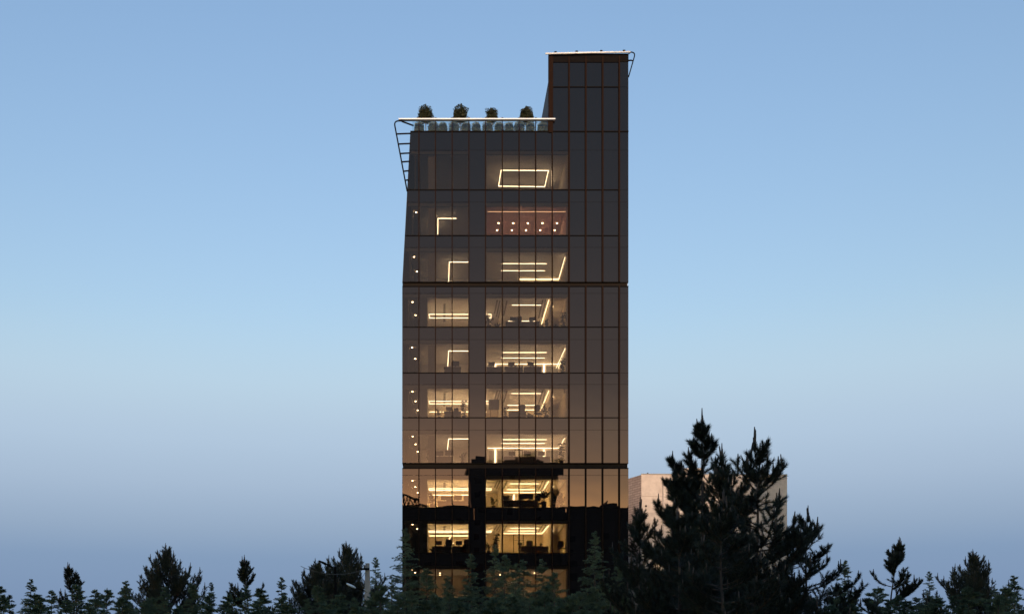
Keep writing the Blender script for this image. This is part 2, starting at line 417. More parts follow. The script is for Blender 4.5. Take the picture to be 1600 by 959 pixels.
box('balustrade_post', fx(856.5) - .03, fx(856.5) + .03, -0.115, -0.02, fz(205.1), fz(190.1), 'bronze_metal', OB)

# ------------------------------------------------------------------ interiors
FN = ['top storey', 'second storey down', 'third storey down', 'fourth storey down', 'fifth storey down',
      'sixth storey down', 'seventh storey down', 'eighth storey down', 'ninth storey down', 'lowest lit storey']
CEIL = {}
def ceil_z(fi): return fz(FLOORS[fi][1] + 6.0)
def floor_z(fi): return fz(FLOORS[fi][2]) - 0.06
def CP(fi, px, py):
    """Point of the storey's ceiling that shows at photograph pixel px, py."""
    z = ceil_z(fi); k = (z - EYE) / (HOR - py)
    return Vector((CX + (px - VPX) * k, k * FPX - CAM_D, z))
TYPE = ['F', 'P', 'B', 'A', 'B', 'A', 'B', 'A', 'A', 'G']
BACK = {'F': 7.2, 'P': 6.5, 'B': 6.3, 'A': 7.7, 'G': 7.0}
ZB = 0.012
for fi in range(10):
    ty = TYPE[fi]; t, j, b = FLOORS[fi]; D = BACK[ty]; zc_, zf = ceil_z(fi), floor_z(fi)
    xl = fx(left_edge(j)) + .35 if fi < 3 else fx(left_edge(j)) + .18
    # ceilings
    cm = {'P': 'pink_wood'}.get(ty, 'white_plaster')
    xsplit = fx(667.5 if ty in 'A' else 655.5)
    box('ceiling', xl, xsplit - .1, 0.27, 8.8, zc_ + .002, zc_ + .10, 'white_plaster', OB)
    box('ceiling', xsplit, fx(745), 0.27, D + .2, zc_ + .004, zc_ + .10, 'white_plaster', OB)
    box('ceiling', fx(745) + .002, fx(888.4), 0.27, D + .2, zc_ + .003, zc_ + .10, cm, OB)
    # corner room end wall, office end wall, rear wall
    box('partition_wall', xl, xsplit - .1, 8.6, 8.75, zf, zc_, 'grey_wall', OB)
    box('partition_wall', fx(656) if ty == 'A' else xsplit - .09, xsplit - .005, 0.13 if ty == 'A' else .4, D, zf, zc_, 'grey_wall', OB)
    if ty == 'A':
        box('column', fx(655.6), fx(667.4) - .06, 0.13, 0.6, zf, fz(j) - .02, 'grey_wall', OB)
    box('rear_wall', xsplit, fx(889), D + .05, D + .2, zf, zc_, 'pink_wood' if ty == 'P' else ('beige_plaster' if ty in 'AG' else 'white_plaster'), OB)
    box('column', fx(734.5), fx(757), 0.13, 0.7, zf, fz(j) - .02, 'grey_wall', OB)
    # end wall of the wide office
    xe = fx(885.5)
    box('partition_wall', xe, xe + .12, 0.13, D, zf, zc_, 'pink_wood' if ty == 'P' else 'beige_plaster', OB)
    if ty != 'A':
        box('partition_wall', fx(757.5), fx(760.5), 0.13, D, zf, zc_, 'pink_wood' if ty == 'P' else 'white_plaster', OB)
    if ty == 'A':
        box('partition_wall', fx(785.0), fx(785.0) + .09, 0.35, D, zf, zc_, 'beige_plaster', OB)
        box('partition_wall', fx(861.2), fx(861.2) + .09, 0.35, D, zf, zc_, 'beige_plaster', OB)
        # ceiling grooves running askew
        for (xa, ya, xb, yb) in ((777, .10, 772.6, .32), (781, .12, 775.6, .42), (784.5, .16, 779.5, .46), (792, .12, 787, .40), (848, .10, 841.5, .48), (853, .08, 847, .44)):
            H = HOR - (j + 6)
            p0 = CP(fi, xa, j + 6 + H * .0785 * ya); p1 = CP(fi, xb, j + 6 + H * .0785 * (yb + .25))
            d = (p1 - p0); ang = math.atan2(d.y, d.x); c = (p0 + p1) / 2
            o = box('ceiling_groove', c.x - d.length / 2, c.x + d.length / 2, c.y - .06, c.y + .06, zc_ - .025, zc_ - .001, 'grey_board', OB)
            o.rotation_euler = (0, 0, ang)

def strip(fi, pts, label, dim=False, rad=0.020, closed=False, cat='ceiling light', group=None, drop=0.34, up=None, cove=False):
    """pendant light line: diffuser below, housing with open top that washes the ceiling"""
    z = ceil_z(fi) - drop; P = []
    for px, py in pts:
        k = (z - EYE) / (HOR - py); P.append(Vector((CX + (px - VPX) * k, max(.30, k * FPX - CAM_D), z)))
    return strip3(fi, P, label, dim, rad, closed, cat, group, up, cove)
def strip3(fi, P, label, dim=False, rad=0.020, closed=False, cat='ceiling light', group=None, up=None, cove=False):
    n = len(P)
    if closed: P = P + [P[0]]
    c = sum(P[:n], Vector()) / n; zc_ = ceil_z(fi)
    e = empty('light_strip', c, label, cat, group)
    h = MB(); tb = MB(); tp = MB(); cd = MB()
    for a, b_ in zip(P[:-1], P[1:]):
        d = (b_ - a).normalized()
        tb.tube([a, b_], rad, 8)
        def slab(mb, w, z0, z1):
            s = d.cross(Vector((0, 0, 1))) * w
            vs = [a - s, a + s, b_ + s, b_ - s]; vs = [v + Vector((0, 0, z0)) for v in vs] + [v + Vector((0, 0, z1)) for v in vs]
            mb.add(vs, [(3, 2, 1, 0), (4, 5, 6, 7), (0, 1, 5, 4), (1, 2, 6, 5), (2, 3, 7, 6), (3, 0, 4, 7)])
        slab(h, rad * .7, rad + .002, rad + .020)
        for t in (.12, .88):
            q = a.lerp(b_, t); cd.tube([q + Vector((0, 0, rad + .02)), Vector((q.x, q.y, zc_))], .004, 4)
    tb.build('tube', 'lamp_dim' if dim else 'lamp_cove' if cove else 'lamp_strip', e, True); h.build('housing', 'pale_metal', e); cd.build('suspension_wire', 'dark_metal', e)
    return e
BULB = {}
def downlight(fi, px, py, label, group, r=0.075, cat='downlight'):
    p = CP(fi, px, py)
    if 'd' not in BULB:
        m = MB(); m.lathe([(.02, -.004), (.06, -.004), (.063, .016), (.05, .018), (.02, .018)], 12, (0, 0, -.022)); BULB['d'] = m.mesh('bulb', 'lamp_bulb', True)
        m = MB(); m.lathe([(.066, 0), (.095, 0), (.095, .012), (.066, .012)], 14, (0, 0, -.013)); BULB['r'] = m.mesh('rim', 'pale_metal', True)
    e = empty('downlight', p, label, cat, group)
    o = link('bulb', BULB['d'], e); o = link('rim', BULB['r'], e)
    return e
ORD = ['first', 'second', 'third', 'fourth', 'fifth', 'sixth', 'seventh', 'eighth', 'ninth']
# storey 1: rectangular light frame
strip(0, [(783, 266.3), (857, 266.8), (851, 292), (779, 291)], 'glowing rectangular ceiling light frame in the wide room of the top storey', closed=True, rad=.024)
strip(0, [(862, 266.5), (862, 291)], 'short glowing strip beside the rectangular light frame, top storey', rad=.02)
# storey 2: pink room
strip(1, [(762, 331), (884, 331)], 'dim orange light line across the pink-lit ceiling, second storey down', dim=True, rad=.02)
for r, (py, xs) in enumerate(((348.5, (779, 802, 824.7, 847.5, 870.3)), (359.5, (777, 799.8, 821.8, 844.2, 866.7)))):
    for k, x in enumerate(xs):
        downlight(1, x, py, '%s downlight of the %s row in the pink-lit room' % (ORD[k], ('upper', 'lower')[r]), 'downlights of the pink-lit room')
e = empty('wall_lamp', U(884.6, 356, 1.0), 'thin upright glowing strip on the end wall of the pink-lit room', 'wall light')
MB().tube([U(884.4, 345, .8), U(884.4, 367, .8)], .03, 8).build('tube', 'lamp_strip', e)
strip(1, [(684, 366), (684.3, 341.5), (713, 341.5)], 'L-shaped ceiling light strip in the narrow room, second storey down', rad=.024)
# L-strips in the narrow room of other storeys
for fi, pts in ((2, [(701, 440), (702, 409.5), (732, 409.5)]), (4, [(699.6, 572), (701, 548.3), (732, 548.3)]), (6, [(699.2, 702), (701, 685.4), (732, 685.4)])):
    strip(fi, pts, 'L-shaped ceiling light strip in the narrow room, %s' % FN[fi], rad=.024)
downlight(4, 699.5, 576.5, 'single downlight under the L-shaped strip, fifth storey down', 'downlights ending the L-shaped strips')
downlight(6, 699, 705, 'single downlight under the L-shaped strip, seventh storey down', 'downlights ending the L-shaped strips')
# corner downlights
for fi, pts in ((1, [(650.3, 331.7)]), (2, [(647, 401), (651.5, 424)]), (3, [(644.5, 471.5), (649.3, 492)]), (4, [(644, 542.5), (649, 560)]),
                (5, [(644.5, 611.3), (649.3, 626.4), (652.6, 640.2)]), (6, [(644.7, 681.2), (649.3, 693.5), (652.6, 705)]),
                (7, [(644.5, 750.3), (649, 760), (652.6, 769)]), (8, [(644.5, 818.5), (652, 825.5)]), (9, [(644, 889.5), (648.6, 893.5)])):
    for k, (x, y) in enumerate(pts):
        downlight(fi, x, y, '%s downlight from the glass in the corner room, %s' % (ORD[k], FN[fi]), 'corner room downlights')
# B storeys: two strips, cross strip at the rear wall, slanting strip along the end wall
for fi, y1, y2, y3, x3, sl in ((2, 412, 423, 436.3, (811, 884.5), ((882.8, 402), (873, 436))), (4, 550.6, 559.2, 568.6, (762, 884), ((883.2, 544), (868, 577))), (6, 686.5, 692.4, 699.9, (762, 880), ((883.2, 682.5), (874, 699)))):
    strip(fi, [(785, y1), (854, y1)], 'long ceiling strip, nearer the glass of a parallel couple, wide room, %s' % FN[fi])
    strip(fi, [(783, y2), (851, y2)], 'long ceiling strip, deeper in of a parallel couple, wide room, %s' % FN[fi])
    strip(fi, [(x3[0], y3), (x3[1], y3)], 'light line along the rear wall of the wide room, %s' % FN[fi], rad=.02, drop=.12, cove=True)
    strip(fi, list(sl), 'slanting light strip along the end wall of the wide room, %s' % FN[fi], rad=.02)
strip(4, [(883.4, 549), (871.5, 577)], 'second slanting light strip along the end wall, fifth storey down', rad=.02)
strip(2, [(883.4, 418), (876, 436)], 'second slanting light strip along the end wall, third storey down', rad=.02)
# A storeys
for fi, r1, r2, w1, w2, wb in ((3, (491, 496.7), None, (476.7, 800, 845.5), (501.6, 794, 836), None), (5, (626.6, 630.6), (643.2, 646), (614.6, 799, 845), (633, 793, 836), 640.2),
                               (7, (763, 765.6), (773, 775), (752.3, 798, 844), (764.4, 792, 836), 769), (8, (829, 831.2), (836.6, 838.4), (820.2, 800, 845), (829, 793, 836), 833)):
    strip(fi, [(670.3, r1[0]), (767.6, r1[0]), (767.2, r1[1]), (671.5, r1[1])], 'long glowing light loop in the narrow room, %s' % FN[fi], closed=True, rad=.02)
    if r2: strip(fi, [(671, r2[0]), (760, r2[0])], 'glowing light line deep in the narrow room, %s' % FN[fi], rad=.019, cove=True)
    strip(fi, [(w1[1], w1[0]), (w1[2], w1[0])], 'straight ceiling strip nearer the glass in the wide room, %s' % FN[fi])
    strip(fi, [(w2[1], w2[0]), (w2[2], w2[0])], 'straight ceiling strip deeper in the wide room, %s' % FN[fi])
    if wb: strip(fi, [(787, wb), (845, wb)], 'cove light line along the rear wall of the wide room, %s' % FN[fi], rad=.018, drop=.12, cove=True)
    c0 = FLOORS[fi][1] + 6.0; Hh = HOR - c0
    strip(fi, [(858.6, c0 + 1), (858.6 - 168 * .074, c0 + Hh * .074)], 'cove light strip along the inner wall of the wide room, %s' % FN[fi], rad=.018, drop=.12, cove=True)
    strip(fi, [(787.0, c0 + 1.5), (786.4, c0 + 5.5)], 'short bright strip end beside the partition, %s' % FN[fi], rad=.02)
    # small end room: strip added out of sight behind the partition to brighten it
    xq = fx(861.2) + .25; strip3(fi, [Vector((xq, .8, ceil_z(fi) - .5)), Vector((xq, 5.5, ceil_z(fi) - .5))], 'added light strip hidden by the partition of the small end room, %s' % FN[fi], rad=.02, cove=True)
strip(9, [(692, 908), (731, 908)], 'added light line in the narrow room behind the treetops, lowest lit storey', cove=True)  # this line and the next are added to brighten the storey
strip(9, [(768, 908), (880, 908)], 'added light line in the wide room behind the treetops, lowest lit storey', cove=True)
# storey 10 spots
for k, (x, y) in enumerate(((687.5, 894.4), (687.5, 897.6), (678.5, 903), (781.6, 897), (778.7, 900.5), (835, 894.2), (833, 906.6), (876.5, 897), (882.3, 894.2), (882.3, 903), (830, 897.5))):
    downlight(9, x, y, '%s ceiling spot glinting through the treetops, lowest lit storey' % (ORD + ['tenth', 'eleventh'])[k], 'ceiling spots of the lowest lit storey')

# ---- fill lights added out of sight on the floor to wash the ceilings
def added_trough(fi, px0, px1, Y, mat, where):
    x0, x1 = fx(px0), fx(px1); z = floor_z(fi)
    e = empty('added_light_trough', ((x0 + x1) / 2, Y, z), 'added fill light on the floor, %s, %s' % (where, FN[fi]), 'added fill light')
    m = MB(); m.box(x0, x1, Y - .07, Y - .05, z + .004, z + .05); m.box(x0, x1, Y + .05, Y + .07, z + .004, z + .05); m.box(x0, x1, Y - .05, Y + .05, z + .004, z + .02); m.build('housing', 'pale_metal', e)
    MB().box(x0 + .02, x1 - .02, Y - .045, Y + .045, z + .025, z + .06).build('tube', 'added_trough_' + mat, e)
SETUP = {0: ('dusky', 'dusky'), 1: ('dusky', 'pink'), 2: ('faint', 'faint'), 3: ('mid', 'soft'), 4: ('soft', 'soft'), 5: ('strong', 'mid'), 6: ('soft', 'mid'), 7: ('yellow_strong', 'yellow'), 8: ('yellow_strong', 'yellow'), 9: ('soft', 'soft')}
for fi, (nar, wid) in SETUP.items():
    for Y, dp in ((2.4, 'front half'), (5.2, 'rear half')):
        if nar: added_trough(fi, 676, 752 if TYPE[fi] == 'A' else 730, Y, nar, '%s of the narrow room' % dp)
        if wid: added_trough(fi, 793, 855 if TYPE[fi] == 'A' else 875, Y, wid, '%s of the wide room' % dp)
    if TYPE[fi] == 'A':
        added_trough(fi, 766, 780, 4.0, wid, 'bay beside the partition'); added_trough(fi, 866, 881, 2.6, 'yellow' if fi > 6 else 'mid', 'small end room')
    if fi >= 2: added_trough(fi, 646.5, 652.5, 3.0, 'faint' if fi < 5 else 'soft', 'corner room')
    # slanting inner wall of the corner room
    t, j, b = FLOORS[fi]; c0 = j + 6.0; Hh = HOR - c0
    p0 = CP(fi, left_edge(j) + 9.5, c0 + 3); p1 = CP(fi, 649.6, c0 + Hh * .082); d = p1 - p0; L_ = d.length; c = (p0 + p1) / 2; zf = floor_z(fi)
    o = box('partition_wall', c.x - L_ / 2, c.x + L_ / 2, c.y - .04, c.y + .04, zf, ceil_z(fi) - .001, 'grey_wall', OB); o.rotation_euler = (0, 0, math.atan2(d.y, d.x))

# ---- furniture prototypes (local coordinates, base at origin)
def proto(name):
    return empty(name, (0, 0, 0))
def make_chair():
    e = proto('office_chair')
    m = MB(); m.box(-.25, .25, -.24, .25, .44, .52); m.build('seat', 'dark_fabric', e)
    m = MB()
    prof = [(-.20, .60), (.20, .60), (.235, .80), (.225, 1.06), (.17, 1.12), (-.17, 1.12), (-.225, 1.06), (-.235, .80)]
    m.prism(prof, .22, .28); m.build('backrest', 'dark_fabric', e)
    m = MB(); m.box(-.03, .03, .25, .285, .46, .75); m.build('back_support', 'black_plastic', e)
    for s in (-1, 1):
        m = MB(); m.tube([(s * .25, .05, .50), (s * .30, .05, .60), (s * .30, .05, .70)], .018, 6); m.box(s * .30 - .035, s * .30 + .035, -.12, .16, .70, .73); m.build('armrest', 'black_plastic', e)
    m = MB(); m.tube([(0, 0, .08), (0, 0, .44)], .03, 8); m.build('column', 'black_plastic', e)
    m = MB()
    for k in range(5):
        a = k * 2 * math.pi / 5; c, s = math.cos(a), math.sin(a)
        m.tube([(0, 0, .11), (.30 * c, .30 * s, .07)], [.03, .018], 6); m.lathe([(.01, 0), (.03, .01), (.03, .05), (.01, .06)], 8, (.30 * c, .30 * s, 0))
    m.build('star_base', 'black_plastic', e); return e
def make_desk(w=1.5):
    e = proto('desk')
    MB().box(-w / 2, w / 2, -.36, .36, .71, .745).build('desk_top', 'dark_wood', e)
    for s in (-1, 1): MB().box(s * (w / 2 - .05) - .02, s * (w / 2 - .05) + .02, -.33, .33, 0, .71).build('leg', 'dark_metal', e)
    MB().box(-w / 2 + .08, w / 2 - .08, -.30, -.28, .18, .71).build('modesty_panel', 'dark_wood', e)
    return e
def make_monitor():
    e = proto('computer_monitor')
    MB().box(-.29, .29, -.02, .015, .13, .48).build('screen', 'black_plastic', e)
    MB().box(-.03, .03, .015, .04, .01, .30).build('stand', 'black_plastic', e)
    MB().box(-.12, .12, -.07, .09, 0, .012).build('foot', 'black_plastic', e); return e
def leaf_quads(mb, base, d, ln, w, droop=0.3):
    d = Vector(d).normalized(); s = d.cross(Vector((0, 0, 1)))
    if s.length < .05: s = Vector((1, 0, 0))
    s.normalize(); b = Vector(base); mid = b + d * ln * .5 + Vector((0, 0, ln * .06)); tip = b + d * ln - Vector((0, 0, ln * droop))
    mb.add([b, mid + s * w, tip, mid - s * w], [(0, 1, 2), (0, 2, 3)])
def make_plant(kind, seed):
    r = random.Random(seed); e = proto('potted_plant')
    pot = MB()
    if kind == 'dracaena': pot.lathe([(.14, 0), (.19, .5), (.20, .55), (.17, .55), (.16, .5)], 12)
    elif kind == 'small': pot.lathe([(.07, 0), (.10, .18), (.11, .2), (.09, .2)], 10)
    else: pot.lathe([(.13, 0), (.19, .32), (.20, .36), (.17, .36), (.16, .32)], 12)
    pot.build('pot', 'pot_clay', e, True)
    st = MB(); lf = MB()
    if kind == 'dracaena':
        st.tube([(0, 0, .5), (.02, 0, .85)], .03, 6)
        for k in range(46):
            a = r.uniform(0, 6.28); el = r.uniform(.3, 1.35); d = (math.cos(a) * math.cos(el), math.sin(a) * math.cos(el), math.sin(el))
            leaf_quads(lf, (.02, 0, .8 + r.uniform(-.08, .08)), d, r.uniform(.55, .9), .035, .12)
    elif kind == 'fiddle':
        pts = [(0, 0, .3)] + [(r.uniform(-.08, .08), r.uniform(-.05, .05), .3 + .28 * k) for k in range(1, 6)]; st.tube(pts, [.025, .022, .02, .016, .012, .008], 6)
        for k in range(64):
            i = r.uniform(.5, 4.99); q = Vector(pts[int(i)]).lerp(Vector(pts[int(i) + 1]), i % 1)
            a = r.uniform(0, 6.28); el = r.uniform(-.2, .9); d = (math.cos(a) * math.cos(el), math.sin(a) * math.cos(el), math.sin(el))
            leaf_quads(lf, q, d, r.uniform(.22, .42), .075, .35)
    elif kind == 'bushy':
        for k in range(7):
            a = r.uniform(0, 6.28); top = Vector((math.cos(a) * r.uniform(.1, .34), math.sin(a) * r.uniform(.1, .3), r.uniform(.7, 1.15)))
            st.tube([(0, 0, .3), top * .5 + Vector((0, 0, .25)), top], [.014, .01, .005], 5)
            for q in range(16):
                t = r.uniform(.3, 1.05); p = Vector((0, 0, .3)).lerp(top, t); b = r.uniform(0, 6.28); el = r.uniform(-.3, 1)
                leaf_quads(lf, p, (math.cos(b) * math.cos(el), math.sin(b) * math.cos(el), math.sin(el)), r.uniform(.14, .26), .05, .2)
    else:
        for k in range(26):
            a = r.uniform(0, 6.28); el = r.uniform(.2, 1.4)
            leaf_quads(lf, (0, 0, .19), (math.cos(a) * math.cos(el), math.sin(a) * math.cos(el), math.sin(el)), r.uniform(.18, .36), .03, .1)
        st.tube([(0, 0, .15), (0, 0, .25)], .01, 5)
    st.build('stem', 'bark', e); lf.build('leaves', 'house_plant_leaves', e); return e
PROTO = {}
MAKE = {'chair': make_chair, 'desk': make_desk, 'monitor': make_monitor, 'dracaena': lambda: make_plant('dracaena', 3), 'fiddle': lambda: make_plant('fiddle', 5),
        'bushy': lambda: make_plant('bushy', 8), 'small': lambda: make_plant('small', 9)}
CATS = {'chair': 'chair', 'desk': 'desk', 'monitor': 'monitor', 'dracaena': 'plant', 'fiddle': 'plant', 'bushy': 'plant', 'small': 'plant'}
GRP = {'chair': 'office chairs by the windows', 'desk': 'desks by the windows', 'monitor': 'computer monitors on the desks', 'plant': 'potted plants by the windows'}
def place(kind, fi, px, Y, label, rz=0.0, sc=1.0, on=0.0):
    if kind not in PROTO: PROTO[kind] = MAKE[kind](); o = PROTO[kind]; 
    else: o = copy_tree(PROTO[kind])
    k = (CAM_D + Y) / FPX
    o.location = (CX + (px - VPX) * k, Y, floor_z(fi) + 0.004 + on); o.rotation_euler = (0, 0, rz); o.scale = (sc, sc, sc)
    tag(o, label, CATS[kind], GRP[CATS[kind]]); return o
DT = 0.745
# storey 4
for k, (x, w) in enumerate(((804, 'first'), (829, 'second'))):
    place('desk', 3, x, 0.95, '%s dark desk from the partition in the wide room, fourth storey down' % w)
place('monitor', 3, 802, .95, 'monitor on the first dark desk, fourth storey down', .2, on=DT)
place('chair', 3, 812, .75, 'office chair between two dark desks, fourth storey down', 2.9)
place('monitor', 3, 832, .95, 'monitor on the second dark desk, fourth storey down', -.3, on=DT)
place('bushy', 3, 764, .6, 'bushy plant against the column, wide window, fourth storey down', .3, 1.1)
place('bushy', 3, 855, .6, 'round bushy plant by the sloped grooves, fourth storey down', 1.3, .75)
place('fiddle', 3, 880, .6, 'tall thin plant in the end room, fourth storey down', 0, .85)
place('small', 3, 868, .5, 'small potted plant on the floor of the end room, fourth storey down', 0, 1.2)
place('small', 3, 777, .5, 'small potted plant near the partition, fourth storey down', 2, 1.5)
# storey 5
place('desk', 4, 707, .9, 'dark desk in the narrow room, fifth storey down')
place('monitor', 4, 711.5, .9, 'monitor on the desk in the narrow room, fifth storey down', .1, 1.2, on=DT)
for k, x in enumerate((768, 799, 829)):
    place('desk', 4, x + 3, .9, '%s desk along the wide window, fifth storey down' % ORD[k])
    place('monitor', 4, x, .8, 'monitor on the %s desk along the wide window, fifth storey down' % ORD[k], RNG.uniform(-.3, .3), on=DT)
place('fiddle', 4, 879, .8, 'tall leafy plant beneath the slanting strips, fifth storey down', 1, .9)
place('small', 4, 767, .5, 'small plant at the column end of the wide window, fifth storey down', 0, 1.4)
# storey 6
place('desk', 5, 707, .9, 'dark desk in the narrow bright room, sixth storey down')
place('monitor', 5, 702, .9, 'monitor on the narrow room desk, sixth storey down', .1, on=DT)
place('chair', 5, 714, .7, 'office chair in the narrow bright room, sixth storey down', 2.8, .9)
place('fiddle', 5, 724.5, .6, 'bushy indoor tree in the narrow bright room, sixth storey down', 0, .95)
place('bushy', 5, 686, .6, 'spreading plant in the narrow bright room, sixth storey down', 0, .8)
place('bushy', 5, 790, .6, 'bushy plant beside the easel board, sixth storey down', 2, .95)
place('desk', 5, 808, .9, 'dark desk next to the bushy plant in the wide room, sixth storey down')
place('chair', 5, 816.5, .6, 'tall grey office chair at the desk in the wide room, sixth storey down', 3.0, 1.12)
place('small', 5, 826, .7, 'small plant between two chairs, sixth storey down', 0, 1.7)
place('small', 5, 829.5, .6, 'second small plant between two chairs, sixth storey down', 1.4, 1.3)
place('chair', 5, 841, .6, 'office chair beneath the cove strip, sixth storey down', 2.7, 1.12)
place('bushy', 5, 853.5, .6, 'leafy plant by the inner wall, sixth storey down', .6, 1.15)
# easel board
eb = empty('easel_board', (U(771.5, 0, .6).x, .6, floor_z(5)), 'grey flip-chart board on thin legs behind the glass', 'easel')
a = U(763.5, 624, .6); b_ = U(780, 640, .6)
MB().box(a.x, b_.x, .585, .615, b_.z, a.z).build('board', 'grey_board', eb)
for px in (766.5, 778): MB().box(U(px, 0, .6).x - .015, U(px, 0, .6).x + .015, .62, .65, floor_z(5), b_.z + .3).build('leg', 'dark_metal', eb)
MB().box(U(766.5, 0, .6).x, U(778, 0, .6).x, .625, .645, floor_z(5) + .22, floor_z(5) + .25).build('crossbar', 'dark_metal', eb)
# storey 7
place('bushy', 6, 673, .7, 'twiggy plant against the curtain, seventh storey down', .5, 1.05)
place('desk', 6, 694, .9, 'dark desk in the narrow room, seventh storey down')
place('monitor', 6, 687, .9, 'first monitor on the narrow room desk, seventh storey down', 0, 1.1, on=DT)
place('monitor', 6, 702, .9, 'second monitor on the narrow room desk, seventh storey down', .1, 1.25, on=DT)
place('bushy', 6, 723, .7, 'potted plant beside the column in the narrow room, seventh storey down', 2.5, .95)
for k, x in enumerate((800, 824, 846)):
    place('desk', 6, x, .9, '%s desk along the wide window, seventh storey down' % ORD[k])
    place('monitor', 6, x, .8, 'monitor on the %s desk along the wide window, seventh storey down' % ORD[k], RNG.uniform(-.3, .3), on=DT)
place('fiddle', 6, 877.5, .7, 'tall leafy plant beneath the slanting strip, seventh storey down', 0, 1.1)
# storey 8
place('bushy', 7, 676, .6, 'upright plant at the edge of the narrow room, eighth storey down', 0, 1.25)
place('desk', 7, 697, 1.0, 'dark desk nearer the plant in the narrow room, eighth storey down')
place('desk', 7, 719, 1.0, 'dark desk nearer the column in the narrow room, eighth storey down')
place('monitor', 7, 694, 1.0, 'monitor on the desk nearer the plant, eighth storey down', .2, on=DT)
place('chair', 7, 703, .65, 'pale-backed office chair between desks, eighth storey down', 2.9, 1.0)
place('monitor', 7, 715.5, 1.0, 'monitor on the desk nearer the column, eighth storey down', 0, 1.2, on=DT)
place('chair', 7, 729, .65, 'office chair against the column, eighth storey down', 3.1, 1.05)
place('bushy', 7, 771, .5, 'small-leaved plant in a square dark pot, eighth storey down', 0, .9)
for k, x in enumerate((799, 826)):
    place('desk', 7, x, .8, '%s dark desk in the wide room, eighth storey down' % ORD[k], sc=1.06)
place('monitor', 7, 791, .8, 'monitor at the partition end, wide room, eighth storey down', .2, 1.0, on=DT)
place('monitor', 7, 817, .8, 'monitor on the second dark desk, wide room, eighth storey down', -.1, 1.3, on=DT)
place('monitor', 7, 826.5, .8, 'larger monitor beside another on the second desk, eighth storey down', .1, 1.3, on=DT)
place('chair', 7, 841.5, .6, 'dark office chair beside the spiky potted plant, eighth storey down', 2.8, 1.1)
place('dracaena', 7, 849.8, .55, 'spiky long-leaved plant in a tall pot, eighth storey down', 0, 1.22)
place('bushy', 7, 868, .5, 'dense bushy plant nearer the inner wall, end room, eighth storey down', 0, 1.2)
place('bushy', 7, 878.5, .6, 'dense bushy plant nearer the opaque panels, eighth storey down', 1, 1.15)
# storey 9
place('small', 8, 677, .6, 'small grassy plant in the narrow room, ninth storey down', 0, 1.9)
place('desk', 8, 692, 1.1, 'dark desk in the narrow room nearer the plant, ninth storey down')
place('desk', 8, 719, 1.1, 'dark desk in the narrow room nearer the column, ninth storey down')
place('monitor', 8, 685.5, 1.1, 'first monitor of the narrow room, ninth storey down', 0, 1.0, on=DT)
place('chair', 8, 701, .7, 'pale office chair back between monitors, ninth storey down', 3.1, 1.15)
place('monitor', 8, 717, 1.1, 'second monitor of the narrow room, ninth storey down', 0, 1.0, on=DT)
place('chair', 8, 730.5, .7, 'office chair cut by the column, ninth storey down', 3.0, 1.15)
place('bushy', 8, 763.5, .6, 'low bush in the wide window corner, ninth storey down', 0, .9)
place('fiddle', 8, 775.5, .6, 'tall indoor tree with large leaves, ninth storey down', .4, 1.0)
place('desk', 8, 825, 1.0, 'wide dark executive desk, first half, ninth storey down')
place('desk', 8, 844, 1.0, 'dark side desk next to the executive desk, ninth storey down', 0, .98)
place('chair', 8, 828, 2.0, 'high-backed office chair behind the executive desk, ninth storey down', 0, 1.25)
place('monitor', 8, 812.5, 1.0, 'small monitor on the executive desk, ninth storey down', .3, .7, on=DT)
place('small', 8, 845, 1.0, 'small plant on the side desk, ninth storey down', 0, .8, on=DT)
place('chair', 8, 878, .7, 'mesh-backed office chair alone in the end room, ninth storey down', .2, 1.08)
# rear doors and lit cabinets on the rear walls (parts of the building)
def rear_box(name, fi, x0, y0, x1, y1, D, thick, mat):
    a, b_ = U(x0, y0, D), U(x1, y1, D)
    box(name, a.x, b_.x, D - thick, D, max(b_.z, floor_z(fi)), a.z, mat, OB)
D = BACK['A'] + .045
for (x0, x1) in ((802, 803), (817, 818)): rear_box('door_frame', 8, x0, 835, x1, 900, D, .06, 'dark_metal')
rear_box('door_frame', 8, 802, 833.8, 818, 835, D, .065, 'dark_metal')
rear_box('door', 8, 803, 835, 817, 900, D, .03, 'beige_plaster')
rear_box('door_transom', 8, 803, 843, 817, 843.8, D, .05, 'grey_board')
for fi, y0 in ((4, 569.8), (6, 701.5), (7, 771)):
    D = BACK[TYPE[fi]] + .045
    if fi != 7:
        for x0, x1 in ((764, 772), (777, 803), (818, 848), (853, 872)):
            rear_box('cabinet_door', fi, x0, y0 + 2.5, x1, y0 + 30, D, .05, 'grey_board')
        for x in (804, 815.5):
            rear_box('door_frame', fi, x, y0 + 1.5, x + 1, y0 + 30, D, .08, 'dark_metal')
        rear_box('door_frame', fi, 804, y0 + 1, 816.5, y0 + 1.6, D, .085, 'dark_metal')
    else:
        rear_box('cabinet_door', fi, 788, y0 + 3, 800, y0 + 30, D, .05, 'grey_board')
        rear_box('cabinet_door', fi, 811, y0 + 1, 818, y0 + 30, D, .05, 'dark_wood')
# lit vertical niches
for fi, xs, y0 in ((4, (774, 850), 570), (6, (774, 850), 701.5), (7, (803,), 772)):
    for k, x in enumerate(xs):
        D = BACK[TYPE[fi]] - .05
        a = U(x, y0, D); bz = floor_z(fi)
        e = empty('niche_light', (a.x, D, bz), 'upright glowing niche light, %s, rear wall, %s' % (('nearer the column', 'nearer the opaque panels')[k], FN[fi]), 'wall light')
        MB().tube([(a.x, D, bz + .1), (a.x, D, a.z)], .05, 8).build('tube', 'lamp_strip', e)
